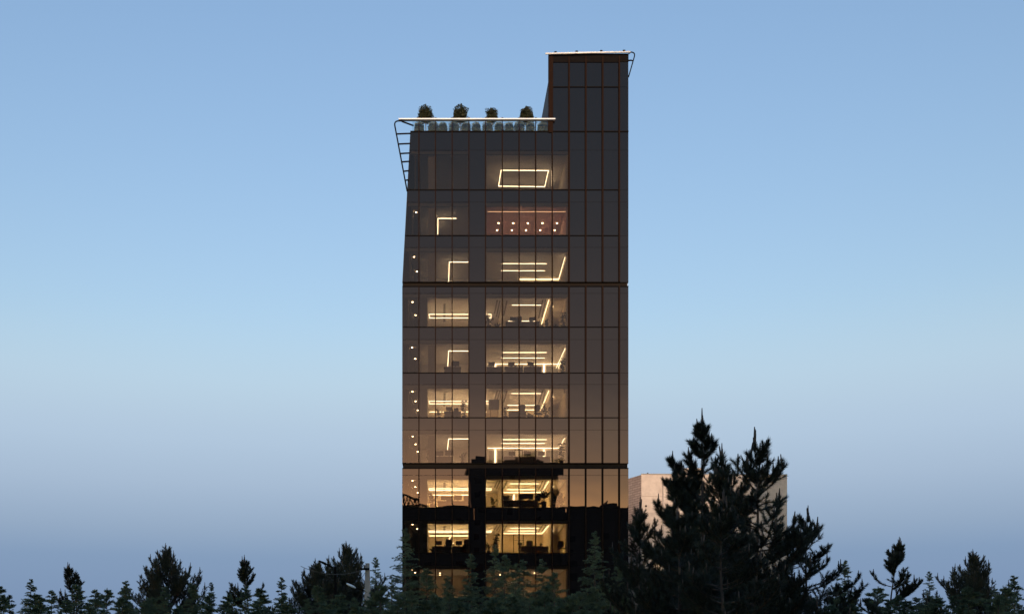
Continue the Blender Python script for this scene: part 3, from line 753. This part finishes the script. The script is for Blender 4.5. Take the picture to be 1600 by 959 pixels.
# pendant lamp, storey 9
e = empty('pendant_lamp', U(706, 840, 4.5), 'slim pendant light bars hanging in the narrow room, ninth storey down', 'pendant light')
MB().tube([U(703.5, 838, 4.5), U(700.5, 847, 4.5), U(709, 848, 4.5)], .03, 6).build('tube', 'lamp_strip', e)
MB().tube([Vector((U(703.5, 838, 4.5).x, 4.5, ceil_z(8))), U(703.5, 838, 4.5)], .008, 5).build('cord', 'dark_metal', e)
# ducts hanging from the ceiling of A rooms, curtains of B rooms
for fi in (3, 5, 7, 8):
    c0 = FLOORS[fi][1] + 6.0; H = HOR - c0
    p = CP(fi, 694.5, c0 + H * .018); q = CP(fi, 694, c0 + H * .066)
    box('ceiling_duct', p.x - .10, p.x + .10, p.y, q.y, p.z - .05, p.z - .002, 'grey_board', OB)
for fi in (0, 1, 2, 4, 6):
    t, j, b = FLOORS[fi]; m = MB(); n = 40
    x0, x1 = fx(669), fx(681)
    top, bot = ceil_z(fi) - .02, floor_z(fi) + .02
    vs = []
    for k in range(n + 1):
        x = x0 + (x1 - x0) * k / n; y = .42 + .04 * math.sin(k * 1.25)
        vs += [(x, y, bot), (x, y, top), (x, y + .006, bot), (x, y + .006, top)]
    f = []
    for k in range(n):
        i = 4 * k; f += [(i, i + 4, i + 5, i + 1), (i + 2, i + 3, i + 7, i + 6)]
    m.add(vs, f)
    e = m.build('curtain', 'curtain_cloth', None, True)
    tag(e, 'pale pleated curtain behind the glass of the narrow room, %s' % FN[fi], 'curtain', 'curtains of the narrow rooms')

# ------------------------------------------------------------------ roof terrace planting
rs = np.random.RandomState(11)
def leaf_cloud(n, centre, rad, shape, size, rnd, noise=.18):
    """leaf triangles spread through an uneven blob; rad=(rx,ry,rz); shape(u)-> radius factor for height -1..1"""
    d = rnd.normal(size=(n, 3)); d /= np.linalg.norm(d, axis=1)[:, None]
    r = rnd.uniform(.0, 1, n) ** .33
    ph = rnd.uniform(0, 6.28, 6); fr_ = rnd.uniform(2, 5, (6, 3))
    lump = 1 + noise * sum(np.sin(d @ fr_[k] * 1.6 + ph[k]) for k in range(6)) / 2.2
    p = d * (r * lump)[:, None]
    p[:, :2] *= shape(p[:, 2])[:, None]
    p = p * np.array(rad) + np.array(centre)
    a = rnd.normal(size=(n, 3)); a /= np.linalg.norm(a, axis=1)[:, None]
    b = rnd.normal(size=(n, 3)); b -= a * (a * b).sum(1)[:, None]; b /= np.linalg.norm(b, axis=1)[:, None]
    s = size * rnd.uniform(.6, 1.3, n)[:, None]
    return np.stack([p - a * s * .5 - b * s * .3, p + a * s * .7, p - a * s * .3 + b * s * .5], 1)
TZ = fz(207.5)
SHR = [655, 677, 692, 709.5, 728, 744, 762, 780, 795.5, 811.5, 828.5, 847.5]
SHW = ['first', 'second', 'third', 'fourth', 'fifth', 'sixth', 'seventh', 'eighth', 'ninth', 'tenth', 'eleventh', 'last']
for k, px in enumerate(SHR):
    Y = .8; c = U(px, 198.5, Y); top = U(px, 191.0 + (k % 3) * .5, Y).z
    w = .43 + .05 * math.sin(k * 2.3)
    e = empty('clipped_shrub', (c.x, Y, TZ), '%s rounded shrub along the terrace glass, counted from the louvred corner frame' % SHW[k], 'shrub', 'rounded shrubs behind the terrace glass')
    h = top - TZ
    tr = leaf_cloud(2600, (0, 0, .22 + (h - .22) / 2), (w, w * .8, (h - .2) / 2), lambda z: np.sqrt(np.clip(1.0 - np.abs(z * .9) ** 4, .1, 2)) / np.sqrt(np.clip(1.02 - z * z, .22, 2)), .075, rs, .10)
    link('crown', tri_mesh('crown', tr, 'shrub_leaves'), e)
    MB().tube([(c.x, Y, TZ), (c.x, Y, TZ + .5)], [.03, .02], 6).build('stem', 'bark', e)
box('planter', fx(644), fx(855), .45, 1.25, TZ + .002, TZ + .14, 'dark_metal', OB)
for k, (px, py, wpx) in enumerate(((665, 168, 20), (719, 167, 19), (768.5, 172, 14.5), (823, 169.5, 19))):
    Y = 2.4; kk = (CAM_D + Y) / FPX
    c = U(px, 188, Y); top = U(px, py, Y).z; low = U(px, 191.5, Y).z
    e = empty('terrace_tree', (c.x, Y, TZ), ('small dark ball-headed terrace tree nearest the louvred corner', 'tallest clipped terrace tree, second from the louvred corner', 'smallest clipped terrace tree, third from the louvred corner', 'clipped terrace tree beside the penthouse')[k].replace('nearest', 'next to'), 'tree', 'clipped trees on the roof terrace')
    rx = wpx * kk / 2; rz = (top - low) / 2
    tr = leaf_cloud(5000, (0, 0, (top + low) / 2 - TZ), (rx, rx * .9, rz), lambda z: (1.02 - .12 * z) * np.sqrt(np.clip(1.0 - np.abs(z * .88) ** 4, .1, 2)) / np.sqrt(np.clip(1.02 - z * z, .3, 2)), .10, rs, .30)
    link('crown', tri_mesh('crown', tr, 'terrace_tree_leaves'), e)
    m = MB(); m.tube([(c.x, Y, TZ), (c.x + .03, Y, TZ + 1), (c.x, Y, top - rz)], [.05, .04, .025], 6)
    for q in range(5):
        a = q * 1.3; m.tube([(c.x, Y, low + .1), (c.x + math.cos(a) * rx * .6, Y + math.sin(a) * rx * .5, low + rz)], [.02, .008], 5)
    m.build('trunk', 'bark', e)

# ------------------------------------------------------------------ neighbouring stone building
SY = 24.0; SK = (CAM_D + SY) / FPX
C0 = U(1002, 1030, SY); ZT = U(1002, 741, SY).z
cxy = Vector((C0.x, C0.y)); lf_ = cxy + Vector((-3.9, 9.7)); rt_ = cxy + Vector((16, .35)); bk = rt_ + Vector((-2, 14))
SB = empty('stone_building', (C0.x + 5, SY + 6, 0), 'pale stone building beside the glass tower, half behind the tall pine', 'building')
MB().footprint([tuple(cxy + Vector((.06, .12))), tuple(rt_ + Vector((0, .12))), tuple(bk), tuple(lf_ + Vector((.08, 0)))], 0, ZT - .05).build('wall', 'concrete', SB)
# side face in courses
d = (lf_ - cxy); nrm = Vector((d.y, -d.x)).normalized() * -1
MB().footprint([tuple(cxy + Vector((.0, .01))), tuple(cxy + Vector((.07, .10))), tuple(lf_ + Vector((.09, .03))), tuple(lf_)], 0, ZT - .02).build('side_wall', 'stone_courses', SB)
# front cladding panels
rows = [ZT, U(0, 775, SY).z, U(0, 801, SY).z, U(0, 830, SY).z, U(0, 860, SY).z, U(0, 890, SY).z, U(0, 925, SY).z, U(0, 960, SY).z, 0.0]
W1 = (U(1044, 800, SY), U(1057, 817, SY)); W2 = (U(1040, 851, SY), U(1068, 866, SY))
dirr = (rt_ - cxy).normalized()
for r_i in range(8):
    za, zb = rows[r_i + 1] + .012, rows[r_i] - .012
    xs = [0, 3.2, 6.4, 9.6, 12.8, 16] if r_i % 2 == 0 else [0, 1.6, 4.8, 8.0, 11.2, 14.4, 16]
    for a, b_ in zip(xs[:-1], xs[1:]):
        p = cxy + dirr * (a + .012); q = cxy + dirr * (b_ - .012); o_ = RNG.uniform(0, .012)
        MB().footprint([(p.x, p.y - o_), (q.x, q.y - o_), (q.x, q.y + .1), (p.x, p.y + .1)], za, zb).build('cladding_panel', 'limestone', SB)
for (a, b_) in (W1, W2):
    y = SY + .02
    fr_ = MB(); fr_.box(a.x - .08, b_.x + .08, y - .10, y - .03, b_.z - .08, a.z + .08); wf = fr_.build('window', 'dark_metal', SB)
    MB().box(a.x, b_.x, y - .125, y - .105, b_.z, a.z).build('pane', 'dark_window', wf)
    MB().box((a.x + b_.x) / 2 - .03, (a.x + b_.x) / 2 + .03, y - .15, y - .127, b_.z, a.z).build('glazing_bar', 'dark_metal', wf)
a, b_ = U(1064, 731, SY + 5), U(1098, 745, SY + 5)
box('roof_block', a.x, b_.x, SY + 5, SY + 9, ZT - 1.5, a.z, 'limestone', SB)
MB().footprint([tuple(cxy + Vector((-.03, -.05))), tuple(rt_ + Vector((0, -.05))), tuple(rt_ + Vector((0, .3))), tuple(cxy + Vector((.18, .3)))], ZT + .002, ZT + .10).build('coping', 'concrete', SB)
p = U(1009.5, 790, SY - .1); box('wall_vent', p.x - .09, p.x + .09, SY - .10, SY - .015, p.z - .09, p.z + .09, 'dark_metal', SB)
p = U(1036, 790, SY - .1); MB().tube([(p.x, SY - .09, 0), (p.x, SY - .09, ZT - .3)], .05, 8).build('downpipe', 'concrete', SB, True)
p = U(1012, 741, SY + 2); MB().tube([(p.x, SY + 2, ZT - .1), (p.x, SY + 2, ZT + .55)], .07, 8).build('roof_vent', 'dark_metal', SB, True)
for k, (px, py) in enumerate(((1028.5, 878.5), (1045.5, 876.5))):
    p = U(px, py, SY - .35); e = empty('globe_lamp', p, 'glowing globe lamp on the stone wall, %s' % ('nearer the glass tower', 'behind the pine trunk')[k], 'lamp', 'globe lamps on the stone building')
    MB().lathe([(.02, -.17), (.12, -.12), (.17, 0), (.12, .12), (.02, .17)], 12, p).build('globe', 'lamp_strip', e, True)
    MB().tube([p + Vector((0, .1, 0)), p + Vector((0, .42, 0))], .03, 6).build('bracket', 'dark_metal', e)

# ------------------------------------------------------------------ buildings opposite, mirrored in the lower glass; outer rows unseen
def opposite(name, px0, px1, rows_top, Y, label, dx=0.0):
    """block behind the camera whose mirror image shows at facade columns px0..px1 up to photograph row rows_top"""
    k = (CAM_D - Y) / FPX                                           # mirrored distance: facade at y=0
    x0 = CX + (px0 - VPX) * k; x1 = CX + (px1 - VPX) * k; z = EYE + (HOR - rows_top) * k
    e = empty(name, ((x0 + x1) / 2, Y, 0), label, 'building')
    box('wall', x0, x1, Y - 14, Y, 0, z, 'shade_wall', e)
    nx = max(2, int((x1 - x0) / 3.4)); nz = int((z - 4) / 3.3)
    for i in range(nx):
        for q in range(nz):
            xc = x0 + (x1 - x0) * (i + .5) / nx; zc2 = 3.0 + q * 3.3
            if i % 2 == 0 and q % 1 == 0: box('window', xc - .7, xc + .7, Y - .02, Y + .04, zc2, zc2 + 1.5, 'dark_window', e)
    box('parapet', x0 - .1, x1 + .1, Y - .3, Y + .1, z + .002, z + .5, 'shade_wall', e)
    return e, k, z
Y2 = -155.0
e, k, z = opposite('apartment_building', 735.5, 879, 719, Y2, 'tall dark block mirrored between the columns in the lower glass')
def mx(px): return CX + (px - VPX) * k
def mz(py): return EYE + (HOR - py) * k
for (a, b_, t) in ((744, 757, 708), (766, 772, 712), (800, 806, 710.5), (811, 817, 713), (840, 848, 711)):
    box('rooftop_unit', mx(a), mx(b_), Y2 - 4, Y2 - 1, z, mz(t), 'shade_wall', e)
m = MB(); m.prism([(mx(771), mz(719)), (mx(783), mz(712)), (mx(800), mz(719))], Y2 - 6, Y2 - 2); m.prism([(mx(824), mz(719)), (mx(838), mz(708)), (mx(852), mz(719))], Y2 - 7, Y2 - 2)
m.build('tent_roof', 'shade_wall', e)
e, k, z = opposite('apartment_building', 600, 733, 792, Y2 + 1, 'lower dark block with an arched lattice roof mirrored near the glass corner')
m = MB(); pts = [(560, 768), (600, 770), (628, 772), (650, 777), (670, 785), (684, 791)]
P = [Vector((mx(a), Y2 - 3, mz(b_))) for a, b_ in pts]; Q = [p - Vector((0, 0, 2.2 - .25 * i)) for i, p in enumerate(P)]
m.tube(P, .25, 6); m.tube(Q, .18, 6)
for i in range(len(P) - 1):
    for s in range(4):
        t0, t1 = s / 4, (s + .5) / 4
        m.tube([P[i].lerp(P[i + 1], t0), Q[i].lerp(Q[i + 1], t1)], .12, 5); m.tube([Q[i].lerp(Q[i + 1], t1), P[i].lerp(P[i + 1], (s + 1) / 4)], .12, 5)
m.build('lattice_roof', 'shade_wall', e)
e, k, z = opposite('apartment_building', 881, 1080, 796, Y2 + 2, 'lower dark block with rooftop equipment mirrored under the opaque panels')
for (a, b_, t) in ((916, 920, 789.5), (946, 966, 787), (951, 952, 781.5), (970, 978, 791), (988, 1004, 786)):
    box('rooftop_unit', mx(a), mx(b_), Y2 - 3, Y2, z, mz(t), 'shade_wall', e)
m = MB(); m.prism([(mx(884), mz(796)), (mx(902), mz(793)), (mx(918), mz(796))], Y2 - 5, Y2 - 1); m.build('tent_roof', 'shade_wall', e)
for px0, px1, t, lab in ((1100, 1300, 800, 'unseen row of dim houses across the street beyond the stone building side'), (340, 592, 795, 'unseen row of dim houses across the street on the pole side')):
    opposite('apartment_building', px0, px1, t, Y2 - 2, lab)  # unseen rows, height set to keep the sun off the trees

# ------------------------------------------------------------------ conifers
def norm(a): return a / np.maximum(np.linalg.norm(a, axis=-1, keepdims=True), 1e-9)
def needle_tris(base, axis, n_per, ln, wd, ang, rnd, seg=None):
    """needles around shoots: base (s,3) start, axis (s,3) full vectors"""
    s = len(base); B = np.repeat(base, n_per, 0); A = np.repeat(axis, n_per, 0)
    t = rnd.uniform(0, 1, (s * n_per, 1)); p = B + A * t; ax = norm(A)
    r = rnd.normal(size=p.shape); r -= ax * (r * ax).sum(1)[:, None]; r = norm(r)
    a = ang * rnd.uniform(.55, 1.35, (len(p), 1)) * (1.0 - .55 * t ** 2)
    d = ax * np.cos(a) + r * np.sin(a)
    l_ = ln * rnd.uniform(.7, 1.2, (len(p), 1)); side = norm(np.cross(d, rnd.normal(size=p.shape))) * wd * .5
    return np.stack([p - side, p + side, p + d * l_], 1)
def make_pine(H, k, seed, n_needles, needle=.12, width=.010, spacing=.55, lean=0.0, up=(.35, 1.0), top_w=.18, zmin=.12, dense=1.0):
    """long-needled pine: whorled limbs turning up, side shoots ending in candles"""
    rd = np.random.RandomState(seed); tk = MB(); candle = tk; sb, sa = [], []
    trunk = [Vector((lean * (z / H) ** 2 + .05 * math.sin(z * 1.1 + seed), .05 * math.cos(z * .9 + seed), z)) for z in np.linspace(0, H, 14)]
    tk.tube(trunk, [max(.012, H * .016 * (1 - i / 13.2)) for i in range(14)], 7)
    def tp(z):
        f = min(max(z / H, 0), 1) * 13; i = min(int(f), 12); return trunk[i].lerp(trunk[i + 1], f - i)
    z = H * zmin
    while z < H - .12:
        below = H - z; Lb = k * below * (1 if below > 1 else .75) + top_w
        Lb = min(Lb, k * H * .72) 
        for q in range(rd.randint(4, 7)):
            az = rd.uniform(0, 2 * math.pi); ll = Lb * rd.uniform(.6, 1.18); e0, e1 = up[0] * rd.uniform(.4, 1.3), up[1] * rd.uniform(.7, 1.2)
            if below < 1.2: e0, e1 = e0 + .5, e1 + .2
            nseg = max(3, int(ll / .22)); p = tp(z + rd.uniform(-.1, .1)); pts = [p]
            for i in range(nseg):
                t = (i + .5) / nseg; el = e0 + (e1 - e0) * t ** 1.6; az2 = az + rd.uniform(-.12, .12)
                p = p + Vector((math.cos(az2) * math.cos(el), math.sin(az2) * math.cos(el), math.sin(el))) * (ll / nseg); pts.append(p)
            tk.tube(pts, [max(.006, .012 + .010 * ll * (1 - i / nseg)) for i in range(nseg + 1)], 5, False)
            for i in range(1, nseg + 1):
                t = i / nseg
                if t < .28 and ll > .8: continue
                a = pts[i - 1]; b = pts[i]
                sb.append(a); sa.append(b - a)
                if i < nseg + 1:
                    for s in ((-1, 1) if rd.rand() < dense else (rd.choice([-1, 1]),)):
                        sl = min(.62, .22 + .28 * ll * (1 - t) * rd.uniform(.6, 1.3)); dd = (b - a).normalized(); sd = dd.cross(Vector((0, 0, 1))).normalized() * s
                        v = (dd * rd.uniform(.5, 1) + sd * rd.uniform(.5, 1.1) + Vector((0, 0, rd.uniform(.15, .8)))).normalized() * sl
                        sb.append(b); sa.append(v); tk.tube([b, b + v], [.008, .005], 4, False)
                        if sl > .36:
                            for w in range(2):
                                v2 = (v.normalized() + Vector(rd.uniform(-.8, .8, 3)) + Vector((0, 0, .6))).normalized() * rd.uniform(.18, .3)
                                sb.append(b + v * rd.uniform(.5, .9)); sa.append(v2)
            # candle
            cnd = Vector((rd.uniform(-.10, .10), rd.uniform(-.10, .10), 1)) * rd.uniform(.22, .46)
            sb.append(pts[-1]); sa.append(cnd * .4); candle.tube([pts[-1], pts[-1] + cnd * .5, pts[-1] + cnd], [.020, .026, .012], 5)
        z += spacing * rd.uniform(.75, 1.2) * (.9 if below < 2 else 1)
    top = trunk[-1]
    for q in range(5):
        v = Vector((rd.uniform(-.18, .18), rd.uniform(-.18, .18), 1)) * rd.uniform(.25, .5) if q else Vector((0, 0, .55))
        sb.append(top - Vector((0, 0, .1))); sa.append(v * .35); tk.tube([top - Vector((0, 0, .1)), top + v * .5, top + v], [.022, .028, .013], 5)
    sb = np.array([tuple(v) for v in sb]); sa = np.array([tuple(v) for v in sa])
    per = max(8, int(n_needles / len(sb)))
    return tk, needle_tris(sb, sa, per, needle, width, .75, rd)
def make_cedar(H, k, seed, n_needles, needle=.085, width=.020, droop=.35, power=.85, zmin=.05, gap=.17):
    """deodar-like young conifer: thin leader, tiers of flat drooping sprays"""
    rd = np.random.RandomState(seed); tk = MB(); sb, sa = [], []
    gap *= .8
    tk.tube([(0, 0, 0), (.03, .02, H * .5), (0, 0, H * .9), (.05, 0, H)], [H * .014, H * .008, .016, .006], 7)
    z = H * zmin
    while z < H - .05:
        below = H - z; Lb = k * H * (below / H) ** power + .05
        for q in range(1 if below < .7 else 2):
            az = rd.uniform(0, 6.283); ll = Lb * rd.uniform(.65, 1.2); nseg = max(3, int(ll / .2)); p = Vector((0, 0, z)); pts = [p]
            e0 = (.75 if below < 1 else .38) + rd.uniform(-.25, .25)
            for i in range(nseg):
                t = (i + .5) / nseg; el = e0 - droop * 1.9 * t * rd.uniform(.7, 1.2); a2 = az + rd.uniform(-.15, .15)
                p = p + Vector((math.cos(a2) * math.cos(el), math.sin(a2) * math.cos(el), math.sin(el))) * (ll / nseg); pts.append(p)
            tk.tube(pts, [max(.004, .004 + .010 * ll * (1 - i / nseg)) for i in range(nseg + 1)], 4, False)
            for i in range(1, nseg + 1):
                a, b = pts[i - 1], pts[i]; sb.append(a); sa.append(b - a); t = i / nseg
                dd = (b - a).normalized(); sd = dd.cross(Vector((0, 0, 1))).normalized()
                for s in (-1, 1):
                    sl = min(.5, .10 + .42 * ll * (1 - t * .8) * rd.uniform(.4, 1.1)); v = (dd * rd.uniform(.5, .9) + sd * s * rd.uniform(.6, 1) + Vector((0, 0, rd.uniform(-.55, .45)))).normalized() * sl
                    sb.append(b); sa.append(v)
                    if sl > .28:
                        for w in (-1, 1):
                            v2 = (v.normalized() + dd * .5 * w + Vector((0, 0, rd.uniform(-.4, .1)))).normalized() * sl * .45
                            sb.append(b + v * .5); sa.append(v2)
        z += gap * rd.uniform(.7, 1.3) * (.55 if below < 1 else 1)
    sb.append(Vector((0, 0, H - .5))); sa.append(Vector((.03, 0, .55)))
    sb = np.array([tuple(v) for v in sb]); sa = np.array([tuple(v) for v in sa])
    per = max(5, int(n_needles / len(sb)))
    return tk, needle_tris(sb, sa, per, needle, width, .95, rd)
TREES = {}
def tree_proto(key, kind, mat, **kw):
    tk, tr = (make_pine if kind == 'pine' else make_cedar)(**kw)
    TREES[key] = (tk.mesh('trunk', 'bark', True), tri_mesh('crown', tr, mat), kw['H'], kind)
def plant(key, px, top_py, dist, label, group, rz=0.0, sx=1.0):
    tm, cmsh, H, kind = TREES[key]; Y = dist - CAM_D; kk = dist / FPX
    h = EYE + (HOR - top_py) * kk; s = h / H
    e = empty('pine_tree' if kind == 'pine' else 'cedar_tree', (CX + (px - VPX) * kk, Y, 0), label, 'tree', group)
    e.rotation_euler = (0, 0, rz); e.scale = (s * sx, s * sx, s)
    link('trunk', tm, e); link('crown', cmsh, e); return e
tree_proto('big_pine', 'pine', 'pine_needles', H=8.8, k=.50, seed=21, n_needles=280000, needle=.17, width=.011, spacing=.66, up=(.22, 1.15), dense=.55, top_w=.10)
tree_proto('dark_pine', 'pine', 'pine_needles', H=7.0, k=.55, seed=5, n_needles=150000, needle=.14, width=.012, spacing=.45, up=(.25, .9))
tree_proto('broad_pine', 'pine', 'left_pine_needles', H=7.2, k=.62, seed=13, n_needles=260000, needle=.13, width=.014, spacing=.30, up=(.75, 1.25), top_w=.5)
for i, (H, kk_, sd, dr) in enumerate(((9.0, .26, 1, .30), (7.5, .30, 2, .42), (6.0, .36, 3, .35), (10.5, .24, 4, .28), (5.0, .42, 6, .45))):
    tree_proto('cedar%d' % i, 'cedar', 'cedar_needles', H=H, k=kk_, seed=sd, n_needles=150000, droop=dr, needle=.10, width=.016)
tree_proto('ragged_pine', 'pine', 'left_pine_needles', H=6.4, k=.46, seed=44, n_needles=120000, needle=.13, width=.014, spacing=.55, up=(.35, 1.0), dense=.4, lean=.5)
PG, CG = 'pines around the tower', 'young cedars in front of the tower'
# right-hand pines
plant('big_pine', 1097, 666, 30, 'tall dark pine with upright shoots in front of the stone building', PG, 0.4)
plant('dark_pine', 1180, 700, 27, 'dense black pine just beyond the tall pine, away from the tower', PG, 2.0)
plant('dark_pine', 1000, 800, 33, 'dark pine reaching over the lower corner of the tower', PG, 4.0, .9)
plant('dark_pine', 1060, 815, 26, 'low black pine at the foot of the tall pine', PG, 1.0, 1.1)
plant('dark_pine', 1130, 790, 24, 'black pine filling the lower corner below the tall pine', PG, 5.2, 1.1)
plant('dark_pine', 1078, 742, 36, 'dark pine filling in behind the tall pine, against the stone wall', PG, 3.1, .95)
plant('dark_pine', 1128, 722, 34, 'dark pine between the tall pine and the dense black one', PG, .3, .95)
# left pine and companions
plant('broad_pine', 541, 868, 62, 'broad bushy pine behind the concrete pole', PG, 0.6, 1.0)
plant('broad_pine', 497, 893, 60, 'lower bushy pine merging with the broad pine', PG, 2.6, 1.0)
plant('cedar3', 587, 871, 70, 'slender cedar with a bare leader just behind the concrete pole', CG, 0)
plant('cedar3', 633, 826, 62, 'tall pointed cedar climbing the glass corner of the tower', CG, 1.3, 1.05)
plant('cedar0', 612, 905, 58, 'short cedar below the glass corner', CG, 2.2)
# row before the facade
for k_, (key, px, py, d, lab) in enumerate((
    ('cedar0', 736, 866, 66, 'cedar rising in front of the column between the lit windows'),
    ('cedar3', 773, 851, 64, 'tall cedar below the indoor tree of the ninth storey'),
    ('cedar1', 789, 868, 62, 'cedar leaning close to the tall one under the wide window'),
    ('cedar0', 806, 881, 60, 'short cedar top under the executive desk window'),
    ('cedar1', 818, 876, 66, 'cedar top between two lit gaps of the lowest storey'),
    ('cedar0', 847, 874, 62, 'full cedar below the side desk window'),
    ('cedar2', 866, 896, 60, 'low cedar below the small end room'),
    ('cedar3', 929.5, 831, 64, 'pale slender cedar in front of the opaque panels'),
    ('cedar1', 965, 885, 56, 'cedar at the foot of the opaque panels by the tower corner'),
    ('cedar2', 905, 925, 54, 'low cedar between the pale slender one and the lit windows'),
    ('cedar1', 700, 900, 60, 'low cedar under the narrow lit room'),
    ('cedar2', 667, 890, 58, 'cedar next to the climbing corner cedar'))):
    plant(key, px, py, d, lab, CG, k_ * 1.1)
# front mass of young trees across the foot of the picture
rr = random.Random(31); n_front = 0
spots = []
for px in range(-40, 1660, 30):
    spots.append((px + rr.uniform(-10, 10), rr.uniform(912, 936), rr.uniform(40, 52)))
for px in range(-30, 1640, 44):
    spots.append((px + rr.uniform(-12, 12), rr.uniform(930, 948), rr.uniform(30, 38)))
POS = ['at the foot of the tower', 'at the foot of the stone building', 'in the grove beyond the stone building', 'in the grove beyond the broad pine', 'around the concrete pole']
cnt = {}
SIZ = ['low green cedar', 'short cedar', 'small drooping cedar', 'dense young cedar', 'blue-green cedar']
NTH = ['first', 'second', 'third', 'fourth', 'fifth', 'sixth', 'seventh', 'eighth', 'ninth', 'tenth', 'eleventh', 'twelfth', 'thirteenth', 'fourteenth', 'fifteenth', 'sixteenth', 'seventeenth', 'eighteenth', 'nineteenth', 'twentieth']
for i, (px, py, d) in enumerate(sorted(spots, key=lambda q: abs(q[0] - 574))):
    key = ('cedar2', 'cedar4', 'cedar1')[i % 3] if not (1010 < px < 1240) else 'dark_pine'
    zone = 3 if px < 490 else 4 if px < 620 else 0 if px < 985 else 1 if px < 1130 else 2
    row = 'rear' if d > 39 else 'front'
    c = cnt.setdefault((zone, row), 0); cnt[(zone, row)] += 1
    plant(key, px, py, d, 'low young %s %s, %s row, %s from the pole' % ('pine' if key == 'dark_pine' else 'cedar', POS[zone], row, NTH[c]), 'low trees across the foot of the picture', rr.uniform(0, 6.28), rr.uniform(1.0, 1.35))
# grove outside the photograph's own width
for sd, lst in (('broad pine', (('cedar0', 440, 902, 60), ('ragged_pine', 392, 884, 56), ('cedar3', 330, 910, 66), ('broad_pine', 262, 872, 64), ('cedar1', 196, 908, 58), ('ragged_pine', 120, 893, 52), ('cedar0', 48, 905, 60))),
                ('tall pine', (('dark_pine', 1262, 812, 34), ('cedar0', 1320, 876, 55), ('ragged_pine', 1385, 858, 44), ('cedar3', 1452, 893, 62), ('broad_pine', 1520, 880, 58), ('cedar1', 1585, 900, 55)))):
    for k_, (key, px, py, d) in enumerate(lst):
        plant(key, px, py, d, '%s standing clear above the grove, %s tree outward from the %s' % ('pine' if 'pine' in key else 'cedar', NTH[k_], sd), 'grove either side', k_ * 1.7 + px)

# ------------------------------------------------------------------ pole, lamps and cable
PD = 50.0; PY = PD - CAM_D
def pole_at(px, top, label, arm, head, w=.16, y=PY, mat='concrete'):
    p0 = U(px, HOR, y); zt = U(px, top, y).z
    e = empty('street_lamp', (p0.x, y, 0), label, 'street lamp')
    m = MB(); v = []
    for z, s in ((0, w * 1.5), (zt, w * .55)): v += [(p0.x - s, y - s, z), (p0.x + s, y - s, z), (p0.x + s, y + s, z), (p0.x - s, y + s, z)]
    m.add(v, [(3, 2, 1, 0), (4, 5, 6, 7), (0, 1, 5, 4), (1, 2, 6, 5), (2, 3, 7, 6), (3, 0, 4, 7)]); m.build('pole', mat, e)
    m = MB(); m.tube([U(*a, y - .1) for a in arm], .035, 6); m.build('arm', 'dark_metal', e)
    a, b_ = U(*head[0], y - .1), U(*head[1], y - .1)
    m = MB(); mid = (a + b_) / 2; m.tube([a, a.lerp(b_, .25), mid, b_], [.03, .055, .06, .035], 8); m.build('lamp_head', head[2], e, True)
    return e
e = pole_at(574.2, 879.5, 'grey concrete street pole with a lamp arm in front of the broad pine', [(574, 925), (566, 921), (556, 918)], ((556, 918), (541.5, 911), 'pale_metal'), .17)
p = U(574, 889, PY); MB().box(p.x - .32, p.x + .1, PY - .26, PY - .2, p.z - .05, p.z + .05).build('bracket', 'dark_metal', e)
for dx in (-.28, -.12):
    MB().lathe([(.02, 0), (.05, .03), (.03, .07), (.05, .1), (.02, .14)], 8, (p.x + dx, PY - .23, p.z + .052)).build('insulator', 'pot_clay', e, True)
pole_at(524, 884, 'dark street lamp whose head pokes out of the broad pine', [(524, 888), (518, 885), (511, 881.5)], ((512, 882), (498, 875.5), 'dark_metal'), .09, PY + 1.5, 'dark_metal')
m = MB(); a = Vector(U(571, 888, PY)); b_ = Vector(U(470, 884, PY - 2))
m.tube([a.lerp(b_, t) - Vector((0, 0, .55 * 4 * t * (1 - t) * .6)) for t in np.linspace(0, 1, 14)], .012, 5)
co = m.build('overhead_cable', 'black_plastic'); tag(co, 'thin sagging cable strung from the concrete pole into the pine', 'cable')
m = MB(); a = Vector(U(572.5, 891, PY - .2)); b_ = Vector(U(567.5, 921, PY - .2))
m.tube([a, a.lerp(b_, .4) + Vector((-.18, 0, 0)), b_], .012, 5); co = m.build('hanging_wire', 'black_plastic'); tag(co, 'slack wire hanging down beside the concrete pole', 'cable')
